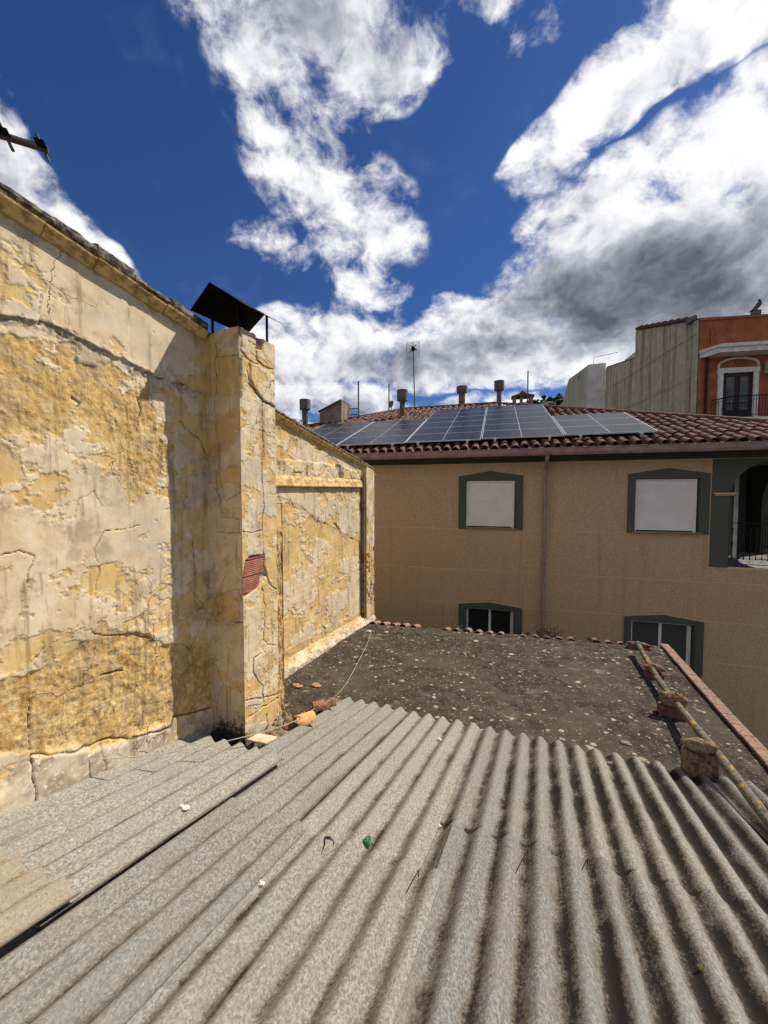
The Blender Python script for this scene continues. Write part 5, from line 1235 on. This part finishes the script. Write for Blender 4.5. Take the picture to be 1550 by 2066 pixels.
Xr = lambda x, y, d: ray(x, y) / ray(x, y)[1] * d
vent(932, 822, 780.5, 22, 12, 13, Xr(932, 822, 17.6 * HK)); vent(1007, 818, 769.5, 20, 18.5, 9.5, Xr(1007, 818, 16.6 * HK))
# brick chimney with pitched top
def brick_chimney():
    X = Xr(1055, 822, 17.0 * HK); s_ = 17 * HK / FPX; t = thing('brick_chimney', X, None, None); t.parent = opp; t.location = Vector(X) - WO[opp.name]
    w_ = 38 * s_; d_ = .55; o = X - EF * w_ / 2 - EZ * .4
    m = MB(); m.box(o, EF * w_, NF * d_, EZ * (.4 + 10 * s_)); 
    z1 = X + EZ * 10 * s_ - EF * w_ / 2
    for (a, b_) in ((0, 6.5), (14, 19), (31.5, 38)): m.box(z1 + EF * a * s_, EF * (b_ - a) * s_, NF * .09, EZ * 12 * s_); m.box(z1 + EF * a * s_ + NF * (d_ - .09), EF * (b_ - a) * s_, NF * .09, EZ * 12 * s_)
    m.build('shaft', MAT['edge_tile'], t)
    m = MB(); e = z1 + EZ * 12 * s_; ov = .07
    m.prism([e - EF * ov - NF * ov, e + EF * (w_ + ov) - NF * ov, e + EF * (w_ + ov) - NF * ov + EZ * .03, e + EF * w_ / 2 - NF * ov + EZ * 7.5 * s_, e - EF * ov - NF * ov + EZ * .03], NF * (d_ + 2 * ov)); m.build('pitched_cap', MAT['tile'], t)
    m = MB(); m.blob(e + EF * w_ / 2 + NF * d_ / 2 + EZ * 9 * s_, .12, .3, .10, 3, 8, 6, .15, (EF, NF, EZ)); m.build('finial', MAT['vent'], t, smooth='all')
brick_chimney()
# rendered parapet block with tiled top
def block():
    a = Xr(645, 852, 15.6 * HK); s_ = 15.6 * HK / FPX; t = thing('roof_block', a, None, None); t.parent = opp; t.location = Vector(a) - WO[opp.name]
    L = 47 * s_; m = MB(); m.prism([a - EZ * .3, a + EF * L - EZ * .3, a + EF * L + EZ * 40 * s_, a + EZ * 21 * s_], NF * 1.1); m.build('wall', MAT['vent'] if 0 else MAT['rawwall'], t)
    sl = (EF * L + EZ * 19 * s_); sl /= np.linalg.norm(sl); m = MB(); m.box(a + EZ * 21 * s_ - sl * .06 - NF * .06, sl * (L * 1.13), NF * 1.25, EZ * .05); m.build('tile_top', MAT['tile'], t)
block()
# poles, aerial, dish
def pole(x, yb, yt, d, wd, label):
    d = d * HK; X = Xr(x, yb, d); s_ = d / FPX; t = thing('pole', X, label, 'pole'); m = MB(); m.tube([X - EZ * .4, X + EZ * (yb - yt) * s_], wd * s_ / 2, 8); m.build('shaft', MAT['steel'], t, smooth=True); return t, X, s_
t, X, s_ = pole(723.5, 842, 771, 16.2, 3.0, 'tall steel pole with two side arms beside the rendered roof block')
for yy in (826, 838):
    m = MB(); o = Xr(702, yy, 16.2 * HK); m.box(o, EF * 21 * s_, NF * .04, EZ * .045); m.build('side_arm', MAT['steel'], t)
pole(785, 822, 776, 18.4, 2.4, 'thin steel pole beside the satellite dish on the roof')
pole(1064.5, 822, 750.5, 16.2, 2.6, 'steel pole in front of the small brick chimney')
def dish():
    X = Xr(790, 816, 18.0 * HK); s_ = 18 * HK / FPX; t = thing('satellite_dish', X, 'small grey satellite dish on the far roof ridge', 'satellite dish')
    m = MB(); ax = np.array([-.55, -.75, .3]); ax /= np.linalg.norm(ax); sx = np.cross(ax, EZ); sx /= np.linalg.norm(sx); sy = np.cross(sx, ax); r_ = 7.5 * s_; vs = []; fs = []
    for j in range(5):
        for k in range(18): a = 2 * math.pi * k / 18; rr = r_ * j / 4; vs.append(X + sx * rr * math.cos(a) * .8 + sy * rr * math.sin(a) * 1.05 + ax * .25 * rr * rr / r_)
    for j in range(4):
        for k in range(18): fs.append((j * 18 + k, j * 18 + (k + 1) % 18, (j + 1) * 18 + (k + 1) % 18, (j + 1) * 18 + k))
    m.add(vs, fs); o = m.build('reflector', MAT['vent'], t, smooth='all'); md = o.modifiers.new('thick', 'SOLIDIFY'); md.thickness = .01
    m = MB(); m.tube([X - EZ * .4, X], .02, 6); m.build('bracket', MAT['steel'], t); m = MB(); m.tube([X - sy * r_ * .9, X + ax * .22 - sy * r_ * .2], .01, 5); m.build('feed_arm', MAT['steel'], t)
dish()
def grid_aerial():
    d = 18.6 * HK; X = Xr(838, 824, d); s_ = d / FPX; t = thing('grid_aerial', X, 'grid television aerial on a thin tall mast above the roof ridge', 'aerial')
    top = Xr(833.5, 706, d); m = MB(); m.tube([X - EZ * .5, top + EZ * .1], .03, 8); m.build('mast', MAT['steel'], t, smooth=True)
    c_ = top; m = MB(); w_, h_ = 13 * s_, 16 * s_; R1_ = np.array([1., .15, .08]); R1_ /= np.linalg.norm(R1_)
    for k in range(13):
        z = -h_ + 2 * h_ * k / 12; m.tube([c_ - R1_ * w_ + EZ * (z - .06), c_ + EZ * z + np.array([0, .05, 0]), c_ + R1_ * w_ + EZ * (z + .04)], .011, 4)
    for sx in (-1, 1, 0): m.tube([c_ + R1_ * w_ * sx - EZ * (h_ + .06 * (sx < 0)), c_ + R1_ * w_ * sx + EZ * h_], .016, 5)
    m.build('reflector_grid', MAT['pframe'], t)
    m = MB(); m.blob(c_ + np.array([0, -.16, 0]), .10, .08, .13, 4, 8, 6, .3); m.tube([c_ + np.array([-.2, -.2, -.2]), c_ + np.array([.15, -.2, .2])], .02, 5); m.tube([c_ + np.array([.18, -.2, -.1]), c_ + np.array([-.1, -.2, .15])], .02, 5); m.build('dipole_box', MAT['black'], t)
    for k, (x, y) in enumerate(((765, 800), (915, 775))):
        m = MB(); m.tube([c_ - EZ * .4, Xr(x, y, d + .5)], .0035, 4); m.build('guy_wire', MAT['steel'], t)
grid_aerial()
def yagi():
    d = 16.5 * HK; s_ = d / FPX; X = Xr(608, 848, d); t = thing('yagi_aerial', X, 'small yagi aerial low beside the leftmost roof vent', 'aerial')
    m = MB(); m.tube([X - EZ * .5, X + EZ * .02], .02, 6); m.build('mast', MAT['steel'], t); m = MB(); m.tube([Xr(602, 851, d), Xr(638, 849, d)], .012, 5); m.build('boom', MAT['steel'], t)
    for x in (624, 628, 632, 636): m = MB(); m.tube([Xr(x, 847, d), Xr(x, 853, d)], .012, 5); m.build('element', MAT['steel'], t)
    m = MB(); m.tube([Xr(604, 853, d), Xr(612, 838, d)], .012, 5); m.build('element', MAT['steel'], t)
yagi()

# ================================================================== ORANGE HOUSE AND CLAD BUILDINGS
AO = math.radians(11); EO = np.array([math.cos(AO), -math.sin(AO), 0]); AB = math.radians(8.3); EB = np.array([math.sin(AB), math.cos(AB), 0]); NO = np.array([math.sin(AO), math.cos(AO), 0])
O0 = Xr(1405, 900, 20.); O0 = np.array([O0[0], O0[1], 0.])
def Og(u, n, z): return O0 + EO * u + NO * n + EZ * z
def og_uz(x, y): X = hit(x, y, NO, float(NO @ O0)); return float((X - O0) @ EO), float(X[2])
orange = thing('orange_house', Og(3, 3, GROUND), 'orange rendered house with white framed balcony door at far right', 'house')
zt_ = og_uz(1406, 648)[1]; du0, _ = og_uz(1458, 780); du1, _ = og_uz(1519, 780); _, dzt = og_uz(1488, 752); fz = og_uz(1488, 843)[1] - .1
m = MB(); m.box(Og(0, .02, GROUND), EO * 9, NO * 7.9, EZ * (zt_ - GROUND)); m.box(Og(-.04, -.03, zt_), EO * 9.1, NO * 8, EZ * .07); m.build('wall', MAT['orange'], orange)
ca0, cz = og_uz(1412, 722); _, cz2 = og_uz(1450, 722)
m = MB(); m.prism([Og(.05, .019, cz - .02), Og(.5, -.75, cz - .02), Og(9, -.75, cz - .02), Og(9, .019, cz - .02)], EZ * .24); m.prism([Og(.0, .019, cz + .22), Og(.47, -.83, cz + .22), Og(9, -.83, cz + .22), Og(9, .019, cz + .22)], EZ * .15); m.build('canopy_slab', MAT['white'], orange)
door = thing('balcony_door', Og((du0 + du1) / 2, 0, fz), None, None); door.parent = orange; door.location = Vector(Og((du0 + du1) / 2, 0, fz)) - WO[orange.name]
dw = du1 - du0
m = MB(); m.box(Og(du0, .0, fz), EO * dw, NO * .018, EZ * (dzt - fz)); m.build('leaf', MAT['brown'], door)
for (a, b_) in ((.13, .39), (.58, .84)):
    m = MB(); m.box(Og(du0 + dw * a, -.012, fz + .5), EO * dw * (b_ - a), NO * .012, EZ * (dzt - fz - .7)); m.build('pane', MAT['glass'], door)
m = MB(); fw_ = .22
m.box(Og(du0 - fw_, -.06, fz), EO * fw_, NO * .079, EZ * (dzt - fz)); m.box(Og(du1, -.06, fz), EO * fw_, NO * .079, EZ * (dzt - fz)); m.box(Og(du0 - fw_ - .03, -.08, dzt), EO * (dw + 2 * fw_ + .06), NO * .099, EZ * .24)
hz = dzt + .24; pts_ = [(-(dw / 2 + fw_ + .03) * math.cos(tt), .42 * math.sin(tt) ** .8 + .10) for tt in np.linspace(0.001, math.pi - .001, 17)]; um_ = (du0 + du1) / 2
pts_ = [(-(dw / 2 + fw_), 0)] + pts_ + [((dw / 2 + fw_), 0)]
for (p, q) in zip(pts_[:-1], pts_[1:]):
    m.prism([Og(um_ + p[0], .018, hz + p[1]), Og(um_ + q[0], .018, hz + q[1]), Og(um_ + q[0] * .93, .018, hz + max(0, q[1] - .09)), Og(um_ + p[0] * .93, .018, hz + max(0, p[1] - .09))], -NO * .07)
m.build('surround', MAT['white'], door)
m = MB(); m.blob(Og(um_, -.0, hz + .26), .12, .05, .12, 8, 10, 7, .2, (EO, NO, EZ)); m.build('keystone_boss', MAT['orange'], door, smooth='all')
bu0, bz = og_uz(1434, 800); 
m = MB(); m.prism([Og(bu0, .019, fz - .02), Og(bu0 + .5, -.9, fz - .02), Og(9, -.9, fz - .02), Og(9, .019, fz - .02)], -EZ * .16); m.build('balcony_slab', MAT['white'], orange)
rl = thing('balcony_railing', Og(bu0 + .4, -.85, fz), None, None); rl.parent = orange; rl.location = Vector(Og(bu0 + .4, -.85, fz)) - WO[orange.name]
pa, pb, pc = Og(bu0 + .03, -.05, fz), Og(bu0 + .5, -.85, fz), Og(8.9, -.85, fz); hr = 1.0
m = MB(); m.tube([pa + EZ * hr, pb + EZ * hr, pc + EZ * hr], .03, 6); m.tube([pa + EZ * (hr - .15), pb + EZ * (hr - .15), pc + EZ * (hr - .15)], .012, 5); m.tube([pa + EZ * .1, pb + EZ * .1, pc + EZ * .1], .012, 5); m.build('rail', MAT['iron'], rl)
bmh = MB(); bmh.tube([(0, 0, .0), (0, 0, hr)], .011, 5); bme = bmh.mesh('baluster', MAT['iron'])
for (a, b_, n_) in ((pa, pb, 6), (pb, pb + EO * 3.6, 30)):
    for k in range(n_): inst(bme, 'baluster', rl, Matrix.Translation(Vector(a + (b_ - a) * k / n_)))
pu, _ = og_uz(1424, 780); m = MB(); m.tube([Og(pu, -.06, cz), Og(pu, -.06, GROUND)], .06, 8); m.build('drainpipe', MAT['dpipe'], orange, smooth=True)
pu2, pz2 = og_uz(1437, 664); m = MB(); m.tube([Og(pu2, -.02, pz2), Og(pu2, -.02, cz + .2)], .05, 8); m.blob(Og(pu2, -.02, pz2), .1, .06, .1, 2, 8, 6, .2, (EO, NO, EZ)); m.build('painted_pipe', MAT['orange'], orange, smooth=True)
au, az_ = og_uz(1541, 755); t = thing('air_conditioner', Og(au, -.3, az_), 'beige air conditioner unit on the orange wall at the right edge', 'air conditioner')
m = MB(); m.bbox(Og(au, -.36, az_), EO * .9, NO * .34, EZ * .62, .02); m.build('casing', MAT['clad'], t)
m = MB(); 
for k in range(6): m.box(Og(au + .08, -.372, az_ + .1 + k * .08), EO * .7, NO * .01, EZ * .03)
m.build('grille', MAT['vent'], t)
# post and pigeon on the parapet
pu, _ = og_uz(1533, 640); pz = zt_ + .07; s20 = 20 / FPX
t = thing('parapet_post', Og(pu, .2, pz), 'short grey post standing on the orange parapet', 'post'); m = MB(); m.bbox(Og(pu - .16, .1, pz), EO * .30, NO * .3, EZ * .32, .02); m.build('stub', MAT['vent'], t); m = MB(); m.bbox(Og(pu - .20, .06, pz + .32), EO * .16, NO * .38, EZ * .06, .01); m.build('cap', MAT['vent'], t)
def pigeon(o):
    t = thing('pigeon', o, 'grey pigeon perched on the post above the orange house', 'bird')
    prof_ = [(-.20, -.02, .012), (-.12, .03, .035), (-.02, .11, .075), (.06, .20, .095), (.10, .29, .085), (.11, .36, .055), (.10, .41, .050), (.085, .45, .045), (.07, .475, .02)]
    m = MB(); m.tube([o + EO * x * 1.2 + EZ * (z * 1.05 + .03) for x, z, r_ in prof_], [r_ * 1.15 for *_, r_ in prof_], 12); b_ = m.build('body', MAT['feather'], t, smooth='all')
    m = MB(); m.tube([o + EO * .085 * 1.0 + EZ * .49, o + EO * .02 + EZ * .475], [.014, .003], 6); m.build('beak', MAT['black'], t)
    m = MB(); m.tube([o + EO * .03 - NO * .02, o + EO * .05 + EZ * .14 - NO * .02], .008, 5); m.tube([o + EO * .06 + NO * .03, o + EO * .06 + EZ * .14 + NO * .03], .008, 5); m.build('legs', MAT['edge_tile'], t)
pigeon(Og(pu - .02, .2, pz + .32))

# clad building: its long wall recedes from the orange house
def Bp(tt, z, off=0.): return O0 + EB * tt + EZ * z - np.array([EB[1], -EB[0], 0]) * off
NB_ = np.array([EB[1], -EB[0], 0])
def btz(x, y): X = hit(x, y, NB_, float(NB_ @ O0)); return float((X - O0) @ EB), float(X[2])
clad = thing('clad_building', Bp(5, GROUND), 'tall building with stained beige cladding sheets left of the orange house', 'building')
tA, zA = btz(1393, 655); tB, zB = btz(1284, 664); tC, zC = btz(1283, 715); tD, zD = btz(1258, 716); tE, zE = btz(1225, 738)
tB = btz(1284, 700)[0]; zB = zA + .0
zB = btz(1284, 664)[1]
zC = btz(1284, 719)[1]; tE = btz(1224, 740)[0]; zE = btz(1224, 740)[1]
m = MB(); poly = [Bp(0.02, GROUND), Bp(tE, GROUND), Bp(tE, zE), Bp(tB, zC), Bp(tB, zB), Bp(0.02, zA)]
m.prism(poly, NB_ * 3.0); m.build('wall', MAT['rawwall'], clad)
# ribbed sheets in three tiers, cut by the laps
def clad_sheet(parent, t0, t1, z0, z1, seed):
    m = MB(); n_ = 12
    prof_ = []
    for k in range(n_):
        a = k / n_; prof_ += [(a, 0.0), (a + .55 / n_, 0.0), (a + .62 / n_, .03), (a + .93 / n_, .03)]
    prof_.append((1, 0))
    vs = []; 
    for (a, d_) in prof_:
        tt = t0 + (t1 - t0) * a; vs += [Bp(tt, z0, .03 + d_), Bp(tt, z1(tt) if callable(z1) else z1, .03 + d_)]
    m.add(vs, [(2 * i, 2 * i + 1, 2 * i + 3, 2 * i + 2)[::-1] for i in range(len(prof_) - 1)]); o = m.build('cladding_sheet', MAT['clad'], parent)
    md = o.modifiers.new('thick', 'SOLIDIFY'); md.thickness = .01
def ztc(tt): return zB + (zA - zB) * (1 - tt / tB) if tt < tB else zC + (zE - zC) * (tt - tB) / (tE - tB)
laps = [0.5, og_uz(1400, 772)[1] - .35, og_uz(1400, 690)[1] - .35]
z_l1 = btz(1376, 772)[1]; z_l2 = btz(1380, 690)[1]; z_l0 = z_l1 - 2.2
for (t0, t1) in ((.06, 1.2), (1.25, tB * .55), (tB * .55, tB - .02), (tB + .02, tE - .02)):
    clad_sheet(clad, t0, t1, GROUND, z_l0 + .0, 0); clad_sheet(clad, t0, t1, z_l0 + .01, z_l1, 0)
    top_ = lambda tt: min(ztc(tt) - .1, z_l2)
    clad_sheet(clad, t0, t1, z_l1 + .01, (lambda tt: min(ztc(tt) - .05, z_l2)), 0)
    if ztc((t0 + t1) / 2) - .12 > z_l2: clad_sheet(clad, t0, t1, z_l2 + .01, (lambda tt: max(z_l2 + .02, ztc(tt) - .12)), 0)
    for zz in (z_l0, z_l1, z_l2):
        if zz < ztc((t0 + t1) / 2) - .1:
            m = MB(); m.box(Bp(t0, zz - .02, .07), EB * (t1 - t0), -NB_ * .02, EZ * .05); m.build('lap_strip', MAT['clad'], clad)
m = MB(); m.box(Bp(.9, GROUND, .05), EB * .12, -NB_ * .1, EZ * (zA - GROUND - .2)); m.build('drainpipe', MAT['clad'], clad)
m = MB()
for k in range(9):
    t0 = .3 + (tB - .5) * k / 9; m.tube([Bp(t0, ztc(t0) + .05, .1), Bp(t0 + (tB - .5) / 9, ztc(t0 + .5) + .05, .1)], [.12, .09], 8)
m.build('verge_tiles', MAT['tile'], clad, smooth=True)
m = MB(); m.box(Bp(.2, zA - .02, .1), EB * .6, -NB_ * .15, EZ * .2); m.build('rain_hopper', MAT['steel'], clad)
xr_t, xr_z = btz(1262, 716); m = MB(); m.box(Bp(tB + .05, zC - .05, -.3), EB * 2.3, NB_ * 1.2, EZ * .62); m.build('rooftop_block', MAT['whitewall'], clad)
# white rendered block and the next clad wall behind
white = thing('white_building', Bp(tE + 3, GROUND), 'white rendered building with stained side wall behind the tiled roof', 'building')
tW = tE + .15; zW = btz(1222, 738)[1]
wl = 38 / FPX * (Bp(tW, 0)[1]);
p_r = Bp(tW, 0); p_l = Xr(1186, 800, p_r[1] + .6); p_l = np.array([p_l[0], p_l[1], 0]); fx_ = p_l - p_r
zWt = (998 - 736) / FPX * p_r[1]
t_end = 16; EBW = EB + np.array([-.0, 0, 0])
m = MB(); m.prism([p_r + EZ * GROUND, p_l + EZ * GROUND, p_l + EZ * (zWt + .05), p_r + EZ * zWt], EB * .3); m.build('wall', MAT['whitewall'], white)
# side wall seen from the left, top falling away
e_far = Xr(1132, 830, p_l[1] + 13.5); e_far = np.array([e_far[0], e_far[1], 0]); zfar = (998 - 826) / FPX * e_far[1]; zmid_p = Xr(1148, 765, p_l[1] + 9.5)
sdv = e_far - p_l
m = MB(); a_, b_ = p_l - NB_ * .06, p_l + sdv * .74 - NB_ * .06
m.prism([p_l + fx_ * .02 + EZ * GROUND, e_far + EZ * GROUND, e_far + EZ * zfar, zmid_p, p_l + fx_ * .02 + EZ * (zWt)], NB_ * .05); m.build('side_cladding', MAT['clad'], white)
m = MB(); q0 = p_r * .25 + p_l * .75 - EB * .03; m.tube([q0 + EZ * 1, q0 + EZ * (zWt * .55)], .05, 6); m.build('vent_pipe', MAT['steel'], white)
m = MB(); r0 = p_r * .3 + p_l * .7 + EZ * zWt; r0b = r0 + EZ * .55; m.tube([r0, r0b, r0b + EB * .1 + (p_r - p_l) * 1.4 + EZ * .15], .02, 5); m.build('roof_rail', MAT['steel'], white)
m = MB(); r1 = p_l + sdv * .28 + EZ * (zWt - .2); m.tube([r1, r1 + EZ * .45, r1 + EZ * .45 - sdv * .06], .03, 5); m.build('roof_rail', MAT['steel'], white)
